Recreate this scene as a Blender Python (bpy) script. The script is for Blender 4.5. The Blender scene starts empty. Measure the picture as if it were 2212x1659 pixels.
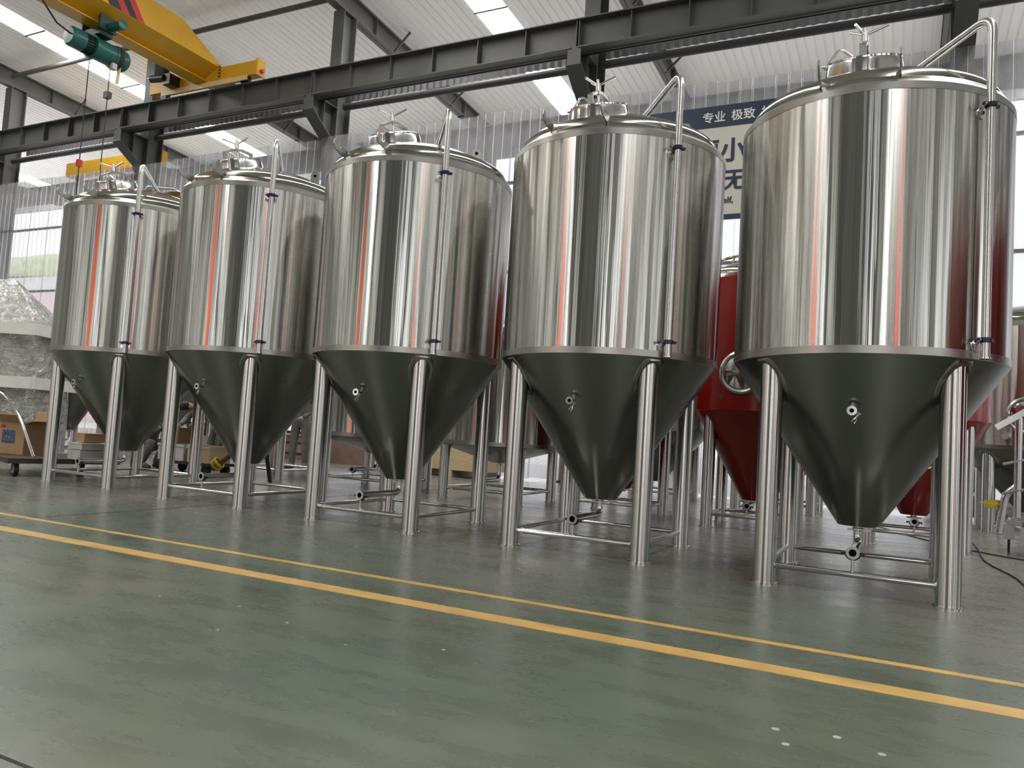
import bpy, math, random
from mathutils import Vector, Matrix
random.seed(7)
PI = math.pi
sc = bpy.context.scene
COL = sc.collection

# ---------------------------------------------------------------- camera
F_PX, YAW, PITCH, ROLL, CAM_H = 1681.95, -0.4623, 0.0628, 0.0619, 0.9959
cd = bpy.data.cameras.new('camera'); cam = bpy.data.objects.new('camera', cd); COL.objects.link(cam)
cd.sensor_width = 36.0; cd.lens = F_PX / 2212 * 36.0; cd.clip_end = 300
fw = Vector((math.sin(YAW)*math.cos(PITCH), math.cos(YAW)*math.cos(PITCH), math.sin(PITCH)))
rt = Vector((math.cos(YAW), -math.sin(YAW), 0)); up = rt.cross(fw)
r2 = math.cos(ROLL)*rt + math.sin(ROLL)*up; u2 = -math.sin(ROLL)*rt + math.cos(ROLL)*up
M3 = Matrix((r2, u2, -fw)).transposed()
cam.matrix_world = Matrix.Translation((0, 0, CAM_H)) @ M3.to_4x4()
sc.camera = cam

# ---------------------------------------------------------------- world and exposure
SKYLIGHT_E, PANE_E, WORLD_E = 14.0, 1.6, 1.0
w = bpy.data.worlds.new('overcast_sky'); sc.world = w; w.use_nodes = True
bg = w.node_tree.nodes['Background']; bg.inputs[0].default_value = (0.96, 0.98, 1.0, 1); bg.inputs[1].default_value = WORLD_E
vs = sc.view_settings
vs.view_transform = 'Standard'; vs.look = 'None'; vs.gamma = 1.0; vs.use_curve_mapping = False; vs.exposure = 0.80
sc.cycles.use_denoising = True
sc.cycles.max_bounces = 10; sc.cycles.diffuse_bounces = 4; sc.cycles.glossy_bounces = 6
sc.cycles.transparent_max_bounces = 12
sc.cycles.sample_clamp_indirect = 6.0
sc.cycles.caustics_reflective = False; sc.cycles.caustics_refractive = False

# ---------------------------------------------------------------- mesh helpers
class MB:
    def __init__(s): s.v = []; s.f = []
    def add(s, vs_, fs):
        b = len(s.v); s.v += [tuple(p) for p in vs_]; s.f += [tuple(i+b for i in f) for f in fs]; return s
    def box(s, c, d, rz=0.0, m=None):
        x, y, z = d[0]/2, d[1]/2, d[2]/2
        P = [(-x,-y,-z),(x,-y,-z),(x,y,-z),(-x,y,-z),(-x,-y,z),(x,-y,z),(x,y,z),(-x,y,z)]
        R = m if m is not None else Matrix.Rotation(rz, 3, 'Z')
        P = [Vector(c) + R @ Vector(p) for p in P]
        return s.add(P, [(0,3,2,1),(4,5,6,7),(0,1,5,4),(1,2,6,5),(2,3,7,6),(3,0,4,7)])
    def bar(s, a, b, w_, h_, upv=(0,0,1)):
        a, b = Vector(a), Vector(b); d = (b-a); L = d.length; d.normalize()
        sd = d.cross(Vector(upv));
        if sd.length < 1e-4: sd = d.cross(Vector((1,0,0)))
        sd.normalize(); u = sd.cross(d)
        m = Matrix((d, sd, u)).transposed()
        return s.box((a+b)/2, (L, w_, h_), m=m)
    def lathe(s, prof, n=48, c=(0,0,0), m=None, cap0=False, cap1=False):
        P = []; Fs = []
        k = len(prof)
        for (r, z) in prof:
            for j in range(n):
                t = 2*PI*j/n; p = Vector((r*math.cos(t), r*math.sin(t), z))
                if m is not None: p = m @ p
                P.append(p + Vector(c))
        for i in range(k-1):
            for j in range(n):
                j2 = (j+1) % n; Fs.append((i*n+j, i*n+j2, (i+1)*n+j2, (i+1)*n+j))
        if cap0: Fs.append(tuple(range(n-1, -1, -1)))
        if cap1: Fs.append(tuple((k-1)*n+j for j in range(n)))
        return s.add(P, Fs)
    def cyl(s, a, b, r, n=20, r1=None, caps=True):
        a, b = Vector(a), Vector(b); d = b-a
        q = d.to_track_quat('Z', 'Y').to_matrix()
        return s.lathe([(r, 0), (r if r1 is None else r1, d.length)], n, a, q, caps, caps)
    def tube(s, pts, r, n=14, caps=True, closed=False):
        pts = [Vector(p) for p in pts]; k = len(pts); P = []; Fs = []
        t0 = (pts[1]-pts[0]).normalized(); nv = t0.orthogonal().normalized()
        for i, p in enumerate(pts):
            if closed: t = (pts[(i+1) % k]-pts[i-1]).normalized()
            else: t = ((pts[min(i+1, k-1)]-pts[i]).normalized() + (pts[i]-pts[max(i-1, 0)]).normalized()).normalized()
            nv = (nv - nv.dot(t)*t).normalized(); bn = t.cross(nv)
            rr = r[i] if isinstance(r, (list, tuple)) else r
            for j in range(n):
                a = 2*PI*j/n; P.append(p + rr*(math.cos(a)*nv + math.sin(a)*bn))
        for i in range(k if closed else k-1):
            i2 = (i+1) % k
            for j in range(n):
                j2 = (j+1) % n; Fs.append((i*n+j, i*n+j2, i2*n+j2, i2*n+j))
        if caps and not closed:
            Fs.append(tuple(range(n-1, -1, -1))); Fs.append(tuple((k-1)*n+j for j in range(n)))
        return s.add(P, Fs)
    def prism(s, poly, o, ax, ay, th):
        """poly 2D in plane (ax, ay) from origin o, extruded th along ax x ay (centred)"""
        o, ax, ay = Vector(o), Vector(ax).normalized(), Vector(ay).normalized(); nz = ax.cross(ay); n = len(poly)
        P = [o + ax*x + ay*y - nz*th/2 for x, y in poly] + [o + ax*x + ay*y + nz*th/2 for x, y in poly]
        Fs = [tuple(range(n-1, -1, -1)), tuple(range(n, 2*n))] + [(i, (i+1) % n, n+(i+1) % n, n+i) for i in range(n)]
        return s.add(P, Fs)
    def ball(s, c, r, n=16, sx=1, sy=1, sz=1):
        prof = [(math.sin(PI*i/(n//2))*r, -math.cos(PI*i/(n//2))*r) for i in range(n//2+1)]
        prof[0] = (1e-4, -r); prof[-1] = (1e-4, r)
        m = Matrix.Diagonal((sx, sy, sz))
        return s.lathe(prof, n, c, m)
    def mesh(s, name, mat, smooth=32):
        me = bpy.data.meshes.new(name); me.from_pydata(s.v, [], s.f)
        me.materials.append(mat)
        if smooth:
            me.polygons.foreach_set('use_smooth', [True]*len(me.polygons))
            me.set_sharp_from_angle(angle=math.radians(smooth))
        me.update(); return me
    def build(s, name, mat, parent=None, smooth=32):
        return link(name, s.mesh(name, mat, smooth), parent)

def link(name, data, parent=None, loc=None, rz=0.0):
    o = bpy.data.objects.new(name, data); COL.objects.link(o)
    if parent is not None: o.parent = parent
    if loc is not None: o.location = loc
    if rz: o.rotation_euler[2] = rz
    return o
def empty(name, loc=(0,0,0), rz=0.0):
    o = link(name, None, None, loc, rz); o.empty_display_size = 0.1; return o
def tag(o, label=None, cat=None, group=None, kind=None):
    if label: o['label'] = label
    if cat: o['category'] = cat
    if group: o['group'] = group
    if kind: o['kind'] = kind
    return o
def struct(o, label=None, cat=None): return tag(o, label, cat, None, 'structure')
def copy_tree(o, parent=None, loc=None, rz=None):
    c = o.copy(); COL.objects.link(c); c.parent = parent
    if loc is not None: c.location = loc
    if rz is not None: c.rotation_euler[2] = rz
    for ch in list(o.children): copy_tree(ch, c)
    return c
def fillet(pts, r, seg=7):
    pts = [Vector(p) for p in pts]; out = [pts[0]]
    for i in range(1, len(pts)-1):
        a, b, c = pts[i-1], pts[i], pts[i+1]
        d1 = (a-b); d2 = (c-b); L = min(r, d1.length*.49, d2.length*.49)
        p0 = b + d1.normalized()*L; p1 = b + d2.normalized()*L
        for k in range(seg+1):
            t = k/seg; out.append((1-t)**2*p0 + 2*t*(1-t)*b + t*t*p1)
    out.append(pts[-1]); return out

# ---------------------------------------------------------------- materials
def mat(name):
    m = bpy.data.materials.new(name); m.use_nodes = True
    nt = m.node_tree; nt.nodes.clear()
    out = nt.nodes.new('ShaderNodeOutputMaterial')
    return m, nt, out
def N(nt, t, **kw):
    n = nt.nodes.new(t)
    for k, v in kw.items():
        if k in n.inputs: n.inputs[k].default_value = v
        else: setattr(n, k, v)
    return n
def noise(nt, scale=(1,1,1), detail=3.0, nscale=1.0, coord='Object', rough=0.5):
    tc = N(nt, 'ShaderNodeTexCoord'); mp = N(nt, 'ShaderNodeMapping'); mp.inputs['Scale'].default_value = scale
    nt.links.new(tc.outputs[coord], mp.inputs[0])
    n = N(nt, 'ShaderNodeTexNoise'); n.inputs['Scale'].default_value = nscale; n.inputs['Detail'].default_value = detail
    n.inputs['Roughness'].default_value = rough
    nt.links.new(mp.outputs[0], n.inputs['Vector']); return n
def ramp(nt, src, stops):
    r = N(nt, 'ShaderNodeValToRGB'); e = r.color_ramp.elements
    while len(e) < len(stops): e.new(0.5)
    for i, (p, c) in enumerate(stops):
        e[i].position = p; e[i].color = (c, c, c, 1) if isinstance(c, (int, float)) else (*c, 1)
    nt.links.new(src, r.inputs[0]); return r
def plain(name, col, rough=0.5, metal=0.0, var=0.12, vscale=3.0, bump=0.0, bscale=40.0, spec=0.5, stretch=(1,1,1)):
    m, nt, out = mat(name)
    p = N(nt, 'ShaderNodeBsdfPrincipled'); p.inputs['Roughness'].default_value = rough; p.inputs['Metallic'].default_value = metal
    p.inputs['Specular IOR Level'].default_value = spec
    n = noise(nt, stretch, 4.0, vscale)
    lo = tuple(max(0, c*(1-var)) for c in col); hi = tuple(min(1, c*(1+var)) for c in col)
    rp = ramp(nt, n.outputs['Fac'], [(0.3, lo), (0.7, hi)])
    nt.links.new(rp.outputs[0], p.inputs['Base Color'])
    rr = ramp(nt, n.outputs['Fac'], [(0.3, max(0.02, rough*0.85)), (0.7, min(1, rough*1.15))])
    nt.links.new(rr.outputs[0], p.inputs['Roughness'])
    if bump:
        b = N(nt, 'ShaderNodeBump'); b.inputs['Strength'].default_value = bump; b.inputs['Distance'].default_value = 0.01
        n2 = noise(nt, stretch, 3.0, bscale); nt.links.new(n2.outputs['Fac'], b.inputs['Height'])
        nt.links.new(b.outputs[0], p.inputs['Normal'])
    nt.links.new(p.outputs[0], out.inputs[0]); return m
def emit(name, col, e, seam=0.06):
    m, nt, out = mat(name)
    em = N(nt, 'ShaderNodeEmission'); em.inputs['Strength'].default_value = e
    n = noise(nt, (1, 1, 1), 3.0, 1.3)
    rp = ramp(nt, n.outputs['Fac'], [(0.3, tuple(c*(1-seam) for c in col)), (0.7, col)])
    nt.links.new(rp.outputs[0], em.inputs['Color']); nt.links.new(em.outputs[0], out.inputs[0]); return m
def brushed(name, col, r, a, big=0.012, fine=0.004, satin=0.0, satin_r=0.35, wav=3.2, fscale=30.0, streak=0.86):
    """circumferentially brushed steel: reflections smear along the height"""
    m, nt, out = mat(name)
    g = N(nt, 'ShaderNodeBsdfAnisotropic'); g.distribution = 'GGX'
    g.inputs['Roughness'].default_value = r; g.inputs['Anisotropy'].default_value = a
    tn = N(nt, 'ShaderNodeTangent'); tn.direction_type = 'RADIAL'; tn.axis = 'Z'
    nt.links.new(tn.outputs[0], g.inputs['Tangent'])
    n1 = noise(nt, (1, 1, 0.10), 2.0, wav); n2 = noise(nt, (1, 1, 0.003), 2.0, fscale, rough=0.6)
    b1 = N(nt, 'ShaderNodeBump'); b1.inputs['Strength'].default_value = 1.0; b1.inputs['Distance'].default_value = big
    b2 = N(nt, 'ShaderNodeBump'); b2.inputs['Strength'].default_value = 1.0; b2.inputs['Distance'].default_value = fine
    nt.links.new(n1.outputs['Fac'], b1.inputs['Height']); nt.links.new(n2.outputs['Fac'], b2.inputs['Height'])
    nt.links.new(b1.outputs[0], b2.inputs['Normal']); nt.links.new(b2.outputs[0], g.inputs['Normal'])
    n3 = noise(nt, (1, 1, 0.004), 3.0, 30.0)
    rp = ramp(nt, n3.outputs['Fac'], [(0.35, tuple(c*streak for c in col)), (0.65, tuple(min(1, c*1.06) for c in col))])  # vertical reflection stripes put into the steel colour, strongest on the shell
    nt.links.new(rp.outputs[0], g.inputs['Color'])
    if satin > 0:
        g2 = N(nt, 'ShaderNodeBsdfAnisotropic'); g2.inputs['Roughness'].default_value = satin_r; g2.inputs['Color'].default_value = (*col, 1)
        mx = N(nt, 'ShaderNodeMixShader'); mx.inputs[0].default_value = satin
        nt.links.new(g.outputs[0], mx.inputs[1]); nt.links.new(g2.outputs[0], mx.inputs[2]); nt.links.new(mx.outputs[0], out.inputs[0])
    else: nt.links.new(g.outputs[0], out.inputs[0])
    return m

M = {}
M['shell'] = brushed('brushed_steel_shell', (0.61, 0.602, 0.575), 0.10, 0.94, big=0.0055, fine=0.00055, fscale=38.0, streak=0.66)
M['leg'] = brushed('brushed_steel_leg', (0.66, 0.66, 0.655), 0.11, 0.90, big=0.0008, fine=0.00005, wav=9.0)
M['satin'] = plain('satin_steel', (0.56, 0.55, 0.53), 0.27, 1.0, 0.06, 3.0)
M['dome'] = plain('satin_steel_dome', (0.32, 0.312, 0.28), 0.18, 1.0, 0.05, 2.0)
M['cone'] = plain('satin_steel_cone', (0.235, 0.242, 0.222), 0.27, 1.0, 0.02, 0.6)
M['polish'] = plain('polished_steel', (0.72, 0.715, 0.70), 0.09, 1.0, 0.04, 6.0)
M['band'] = plain('ground_weld_steel', (0.40, 0.395, 0.375), 0.32, 1.0, 0.05, 5.0)
M['collar'] = brushed('polished_collar_steel', (0.70, 0.695, 0.68), 0.10, 0.80, big=0.001, fine=0.0001, wav=9.0)
M['dark_hole'] = plain('dark_pipe_bore', (0.008, 0.008, 0.008), 0.9, spec=0.0)  # black discs and plugs paint the dark of pipe mouths and lug hole
M['blue_rubber'] = plain('navy_plastic_clamp', (0.012, 0.018, 0.05), 0.25)
M['red_paint'] = plain('red_tank_paint', (0.26, 0.011, 0.009), 0.22, 0.0, 0.08, 2.0)
M['steel_grey'] = plain('dark_grey_painted_steel', (0.082, 0.084, 0.080), 0.55, 0.0, 0.2, 1.2, 0.05, 30.0)
M['steel_mid'] = plain('grey_painted_rafter', (0.125, 0.122, 0.12), 0.6, 0.0, 0.15, 1.0)
M['roof'] = plain('white_roof_sheet', (0.90, 0.885, 0.87), 0.45, 0.0, 0.05, 1.5, stretch=(1, 0.15, 1))
M['crane'] = plain('crane_yellow_paint', (0.66, 0.36, 0.015), 0.42, 0.0, 0.07, 1.5)
M['crane_pale'] = plain('pale_yellow_plate', (0.75, 0.55, 0.28), 0.5)
M['black'] = plain('black_paint', (0.015, 0.015, 0.016), 0.4)
M['rubber'] = plain('black_rubber', (0.02, 0.02, 0.02), 0.75)
M['stripe_red'] = plain('red_stripe_paint', (0.55, 0.03, 0.04), 0.42)
M['hoist'] = plain('hoist_green_paint', (0.010, 0.105, 0.085), 0.35, 0.0, 0.12, 4.0)
M['hoist_dark'] = plain('hoist_dark_green', (0.006, 0.035, 0.03), 0.5)
M['galv'] = plain('galvanised_sheet', (0.30, 0.32, 0.33), 0.45, 0.6, 0.35, 7.0)
M['fascia'] = plain('grey_corrugated_fascia', (0.12, 0.118, 0.132), 0.55, 0.0, 0.08)
M['card'] = plain('cardboard', (0.42, 0.27, 0.15), 0.85, 0.0, 0.08, 6.0)
M['card_dark'] = plain('brown_cardboard', (0.20, 0.10, 0.05), 0.85, 0.0, 0.1, 6.0)
M['foam'] = plain('white_foam', (0.78, 0.79, 0.74), 0.8, 0.0, 0.04, 9.0)
M['grey_box'] = plain('grey_plastic_box', (0.50, 0.51, 0.50), 0.6)
M['wood'] = plain('pale_plywood', (0.62, 0.49, 0.29), 0.7, 0.0, 0.12, 3.0, stretch=(1, 1, 6))
M['cover'] = plain('grey_coverall_cloth', (0.17, 0.168, 0.152), 0.9, 0.0, 0.25, 7.0, 0.5, 14.0)
M['skin'] = plain('skin', (0.45, 0.25, 0.17), 0.55)
M['hair'] = plain('black_hair', (0.012, 0.011, 0.010), 0.6)
M['glove'] = plain('pale_work_glove', (0.62, 0.60, 0.55), 0.9)
M['hivis'] = plain('lime_reflective_band', (0.42, 0.62, 0.10), 0.7)
M['blue'] = plain('blue_cloth', (0.04, 0.12, 0.28), 0.7)
M['maroon'] = plain('maroon_rack_paint', (0.09, 0.012, 0.012), 0.5)
M['tape'] = plain('yellow_tape', (0.62, 0.48, 0.05), 0.5)
M['deck'] = plain('dark_brown_deck', (0.055, 0.040, 0.034), 0.6)
M['pad'] = plain('satin_steel_leg_pad', (0.30, 0.305, 0.285), 0.24, 1.0, 0.02, 0.6)
M['spot'] = plain('dulled_white_paint', (0.42, 0.44, 0.40), 0.5)
M['navy'] = plain('navy_sign_print', (0.012, 0.026, 0.062), 0.5, 0, 0.05)
M['sign'] = plain('cream_sign_face', (0.62, 0.60, 0.54), 0.55, 0, 0.03)
M['white'] = plain('white_print', (0.75, 0.76, 0.74), 0.6)
M['lowwall'] = plain('brown_low_wall', (0.24, 0.15, 0.12), 0.8, 0, 0.3, 2.0)
M['plaster'] = plain('grey_wall_plaster', (0.42, 0.43, 0.42), 0.8, 0, 0.1)
M['frontwall'] = plain('dark_grey_cladding', (0.13, 0.134, 0.136), 0.7, 0, 0.15)
M['orange'] = emit('daylit_orange_strip_curtain', (1.0, 0.19, 0.085), 1.3, 0.15)  # glow added to the orange door so its reflected stripe reads bright
M['red_door'] = emit('daylit_red_strip_curtain', (1.0, 0.11, 0.07), 1.25, 0.15)  # red thing behind the camera, given a glow for its reflected stripe
M['leaf'] = plain('pale_green_planting', (0.62, 0.68, 0.42), 0.8, 0, 0.2, 2.0)
M['salmon'] = plain('salmon_render', (0.80, 0.60, 0.60), 0.8, 0, 0.06)
M['concrete'] = plain('yard_concrete', (0.72, 0.71, 0.68), 0.8)
M['skylight'] = emit('skylight_sheet', (1.0, 0.975, 0.935), SKYLIGHT_E)
M['window'] = emit('daylit_window', (0.97, 0.985, 1.0), PANE_E)  # glow for the panes added along the right wall
M['olive_pane'] = emit('daylit_grimy_pane', (0.80, 0.74, 0.60), PANE_E*0.28, 0.3)
M['window_dim'] = emit('daylit_frosted_window', (0.80, 0.86, 0.78), PANE_E*0.45, 0.2)

_nt = M['roof'].node_tree; _p = [n for n in _nt.nodes if n.type == 'BSDF_PRINCIPLED'][0]; _o = [n for n in _nt.nodes if n.type == 'OUTPUT_MATERIAL'][0]
_t = N(_nt, 'ShaderNodeBsdfTranslucent'); _t.inputs[0].default_value = (1.0, 0.97, 0.93, 1); _m = N(_nt, 'ShaderNodeMixShader'); _m.inputs[0].default_value = 0.04  # slight translucency added to brighten the ceiling
_nt.links.new(_p.outputs[0], _m.inputs[1]); _nt.links.new(_t.outputs[0], _m.inputs[2]); _nt.links.new(_m.outputs[0], _o.inputs[0])
# floor: worn green epoxy
m, nt, out = mat('green_epoxy_floor'); M['floor'] = m
p = N(nt, 'ShaderNodeBsdfPrincipled'); p.inputs['Specular IOR Level'].default_value = 0.5
a = noise(nt, (1, 1, 1), 6.0, 0.55, rough=0.62); b = noise(nt, (0.55, 1.6, 1), 7.0, 2.6, rough=0.7)
r_a = ramp(nt, a.outputs['Fac'], [(0.33, (0.096, 0.136, 0.100)), (0.52, (0.122, 0.148, 0.110)), (0.70, (0.150, 0.156, 0.122))])
r_b = ramp(nt, b.outputs['Fac'], [(0.30, 0.80), (0.55, 1.0), (0.78, 1.16)])
mx = N(nt, 'ShaderNodeMix', data_type='RGBA', blend_type='MULTIPLY'); mx.inputs[0].default_value = 1.0
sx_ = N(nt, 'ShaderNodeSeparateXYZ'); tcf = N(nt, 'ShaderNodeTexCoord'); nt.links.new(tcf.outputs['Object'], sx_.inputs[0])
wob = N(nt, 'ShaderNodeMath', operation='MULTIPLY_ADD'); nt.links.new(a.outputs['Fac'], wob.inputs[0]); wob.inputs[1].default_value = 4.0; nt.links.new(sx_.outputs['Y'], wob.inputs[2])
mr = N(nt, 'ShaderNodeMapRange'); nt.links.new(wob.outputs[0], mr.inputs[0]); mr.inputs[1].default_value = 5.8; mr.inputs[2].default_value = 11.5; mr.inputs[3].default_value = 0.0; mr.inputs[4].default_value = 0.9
mg = N(nt, 'ShaderNodeMix', data_type='RGBA'); nt.links.new(mr.outputs[0], mg.inputs[0]); nt.links.new(r_a.outputs[0], mg.inputs[6]); mg.inputs[7].default_value = (0.215, 0.208, 0.188, 1)   # greyer beyond the aisle: mostly the reflection there, put into the colour
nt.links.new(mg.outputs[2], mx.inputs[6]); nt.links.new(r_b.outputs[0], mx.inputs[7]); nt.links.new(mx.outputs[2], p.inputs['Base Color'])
r_r = ramp(nt, b.outputs['Fac'], [(0.3, 0.20), (0.7, 0.36)]); nt.links.new(r_r.outputs[0], p.inputs['Roughness'])
c = noise(nt, (1.0, 1.0, 1), 5.0, 3.5, rough=0.6); bp = N(nt, 'ShaderNodeBump'); bp.inputs['Strength'].default_value = 0.07; bp.inputs['Distance'].default_value = 0.02
nt.links.new(c.outputs['Fac'], bp.inputs['Height']); nt.links.new(bp.outputs[0], p.inputs['Normal'])
nt.links.new(p.outputs[0], out.inputs[0])
# worn yellow line paint
M['line'] = plain('worn_yellow_line', (0.60, 0.38, 0.12), 0.4, 0, 0.14, 5.0)
# clear corrugated plastic sheet
m, nt, out = mat('clear_corrugated_plastic'); M['sheet'] = m
tr = N(nt, 'ShaderNodeBsdfTransparent'); tr.inputs[0].default_value = (0.63, 0.625, 0.65, 1)
tl = N(nt, 'ShaderNodeBsdfTranslucent'); tl.inputs[0].default_value = (0.86, 0.86, 0.88, 1)
gl = N(nt, 'ShaderNodeBsdfAnisotropic'); gl.inputs['Roughness'].default_value = 0.18; gl.inputs['Color'].default_value = (0.9, 0.9, 0.9, 1)
n = noise(nt, (1, 1, 0.25), 5.0, 2.2, rough=0.65)
rp = ramp(nt, n.outputs['Fac'], [(0.3, 0.15), (0.7, 0.29)])
m1 = N(nt, 'ShaderNodeMixShader'); nt.links.new(rp.outputs[0], m1.inputs[0]); nt.links.new(tr.outputs[0], m1.inputs[1]); nt.links.new(tl.outputs[0], m1.inputs[2])
fr = N(nt, 'ShaderNodeFresnel'); fr.inputs[0].default_value = 1.22
m2 = N(nt, 'ShaderNodeMixShader'); nt.links.new(fr.outputs[0], m2.inputs[0]); nt.links.new(m1.outputs[0], m2.inputs[1]); nt.links.new(gl.outputs[0], m2.inputs[2])
nt.links.new(m2.outputs[0], out.inputs[0])
M['sheet_rib'] = M['sheet'].copy(); M['sheet_rib'].name = 'clear_plastic_rib'
for n_ in M['sheet_rib'].node_tree.nodes:
    if n_.type == 'VALTORGB': n_.color_ramp.elements[0].color = (.5, .5, .5, 1); n_.color_ramp.elements[1].color = (.7, .7, .7, 1)
    if n_.type == 'BSDF_TRANSLUCENT': n_.inputs[0].default_value = (.95, .95, .96, 1)
# crinkled wrapping film
m, nt, out = mat('crinkled_plastic_film'); M['film'] = m
p = N(nt, 'ShaderNodeBsdfPrincipled'); p.inputs['Roughness'].default_value = 0.10; p.inputs['Specular IOR Level'].default_value = 0.8
n = noise(nt, (1, 1, 1.5), 4.0, 4.0, rough=0.55); n.inputs['Distortion'].default_value = 2.0
n2 = noise(nt, (1, 1, 2.2), 3.0, 11.0, rough=0.5); n2.inputs['Distortion'].default_value = 3.0
b1 = N(nt, 'ShaderNodeBump'); b1.inputs['Strength'].default_value = 1.0; b1.inputs['Distance'].default_value = 0.10
b2 = N(nt, 'ShaderNodeBump'); b2.inputs['Strength'].default_value = 1.0; b2.inputs['Distance'].default_value = 0.035
nt.links.new(n.outputs['Fac'], b1.inputs['Height']); nt.links.new(n2.outputs['Fac'], b2.inputs['Height']); nt.links.new(b1.outputs[0], b2.inputs['Normal']); nt.links.new(b2.outputs[0], p.inputs['Normal'])
rp = ramp(nt, n.outputs['Fac'], [(0.3, (0.30, 0.305, 0.29)), (0.7, (0.54, 0.55, 0.52))]); nt.links.new(rp.outputs[0], p.inputs['Base Color'])
gl = N(nt, 'ShaderNodeBsdfAnisotropic'); gl.inputs['Roughness'].default_value = 0.12; gl.inputs['Color'].default_value = (.85, .86, .84, 1); nt.links.new(b2.outputs[0], gl.inputs['Normal'])
mm = N(nt, 'ShaderNodeMixShader'); mm.inputs[0].default_value = 0.30; nt.links.new(p.outputs[0], mm.inputs[1]); nt.links.new(gl.outputs[0], mm.inputs[2])
nt.links.new(mm.outputs[0], out.inputs[0])

# ================================================================ THE BUILDING
YC, XS = 15.8, 7.18                       # column line, bay width
COLX = [-13.50 + XS*i for i in range(-2, 4)]
WHERE = ['at the far left edge, left of the green hoist', 'behind the end of the yellow crane girder', 'behind the left shoulder of the middle steel tank', 'above the manway of the second steel tank from the right', 'above the bent pipe of the nearest steel tank', 'right of the frame beyond the nearest tank']
GAP = ['below the green hoist', 'right of the yellow girder end', 'above the middle steel tank', 'left of the nearest steel tank', 'beyond the nearest tank']
RK, RS = 12.43, 0.061                     # roof plane: z = 1 + RK - RS*y
RIDGE, EAVE, FRONT_Y = 2.5, 24.2, -9.0
XL, XR = -34.0, 13.0
def roofz(y): return 1.0 + RK - RS*(y if y > RIDGE else 2*RIDGE - y)

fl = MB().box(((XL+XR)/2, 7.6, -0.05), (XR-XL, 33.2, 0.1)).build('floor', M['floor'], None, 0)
struct(fl, 'worn green epoxy workshop floor', 'floor')
yd = MB().box((-20, 44, -0.06), (130, 39.5, 0.1)).build('floor_yard', M['concrete'], None, 0); struct(yd, 'pale concrete yard beyond the open side', 'ground')
for i, (y, wd) in enumerate(((3.795, 0.135), (4.283, 0.062))):
    o = MB().box(((XL+XR)/2, y, 0.001), (XR-XL-0.4, wd, 0.002)).build('trim_%d' % (i+1), M['line'], None, 0)
    struct(o, ('wide worn yellow line painted on the green floor', 'narrow worn yellow line painted nearest the tanks')[i], 'floor line')
M['joint'] = plain('dark_floor_joint', (0.03, 0.03, 0.028), 0.8)
MB().box((-6.74, 7.4, 0.0006), (0.012, 16, 0.0012)).build('joint', M['joint'], fl, 0)
MB().box((-10, 1.41, 0.0006), (40, 0.012, 0.0012)).build('joint', M['joint'], fl, 0)
spot_me = None
for (x, y, r) in [(-2.802, 2.722, .009), (-1.811, 3.108, .010), (-.362, 3.004, .017), (-.162, 3.055, .017), (-.312, 2.875, .016), (-.018, 2.979, .016), (-3.544, 3.013, .010), (-3.071, 3.119, .010), (-2.653, 3.019, .009), (-2.2, 2.9, .006), (-2.83, 2.70, .005)]:
    MB().lathe([(r*.85, 0), (r*.85, .0015)], 12, (x, y, 0), cap1=True).build('paint_spot', M['spot'], fl)

# ---- roof: corrugated panels, skylight strips
ceil = empty('ceiling', (0, 0, 0)); struct(ceil, 'pale corrugated sheet roof lining sloping down to the back', 'ceiling')
PW = 0.9573
def panel_mesh(y0, y1, nm):
    prof = []; nr = 4; d = PW/nr
    for i in range(nr):
        x = i*d
        prof += [(x, 0), (x+d*0.66, 0), (x+d*0.71, 0.065), (x+d*0.86, 0.065), (x+d*0.91, 0)]
    prof.append((PW, 0)); mb = MB(); k = len(prof)
    P = [(x, y0, roofz(y0)-13.43+z) for x, z in prof] + [(x, y1, roofz(y1)-13.43+z) for x, z in prof]
    mb.add(P, [(i, i+1, k+i+1, k+i) for i in range(k-1)])
    return mb.mesh(nm, M['roof'], 0)
YB = [RIDGE, 7.4, 10.85, 14.25, 17.66, 21.1, EAVE]
pm_back = panel_mesh(RIDGE, EAVE, 'roof_panel'); pm_front = panel_mesh(FRONT_Y-0.5, RIDGE, 'roof_panel_near')
sk = {}
for a_, b_ in zip(YB[:-1], YB[1:]):
    mb = MB(); q = roofz(a_+.03)-13.43; q2 = roofz(b_-.03)-13.43
    mb.add([(0.01, a_+.03, q), (PW-.01, a_+.03, q), (PW-.01, b_-.03, q2), (0.01, b_-.03, q2), (0.01, a_+.03, q+.02), (PW-.01, a_+.03, q+.02), (PW-.01, b_-.03, q2+.02), (0.01, b_-.03, q2+.02)],
           [(0,1,2,3), (7,6,5,4), (0,4,5,1), (1,5,6,2), (2,6,7,3), (3,7,4,0)])
    sk[(a_, b_)] = mb.mesh('skylight_panel', M['skylight'], 0)
seam_me = MB().box((PW/2, 0, 0), (PW+.06, .075, .02)).mesh('skylight_seam', M['steel_mid'], 0)
fsky = MB().add([(0.01, FRONT_Y+1.5, roofz(FRONT_Y+1.5)-13.43), (PW-.01, FRONT_Y+1.5, roofz(FRONT_Y+1.5)-13.43), (PW-.01, RIDGE-1, roofz(RIDGE-1)-13.43), (0.01, RIDGE-1, roofz(RIDGE-1)-13.43)], [(0,1,2,3)]).mesh('skylight_panel', M['skylight'], 0)
i0 = int(math.floor((XL-13+10.63)/PW)); i1 = int(math.ceil((XR+10.63)/PW))
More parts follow.
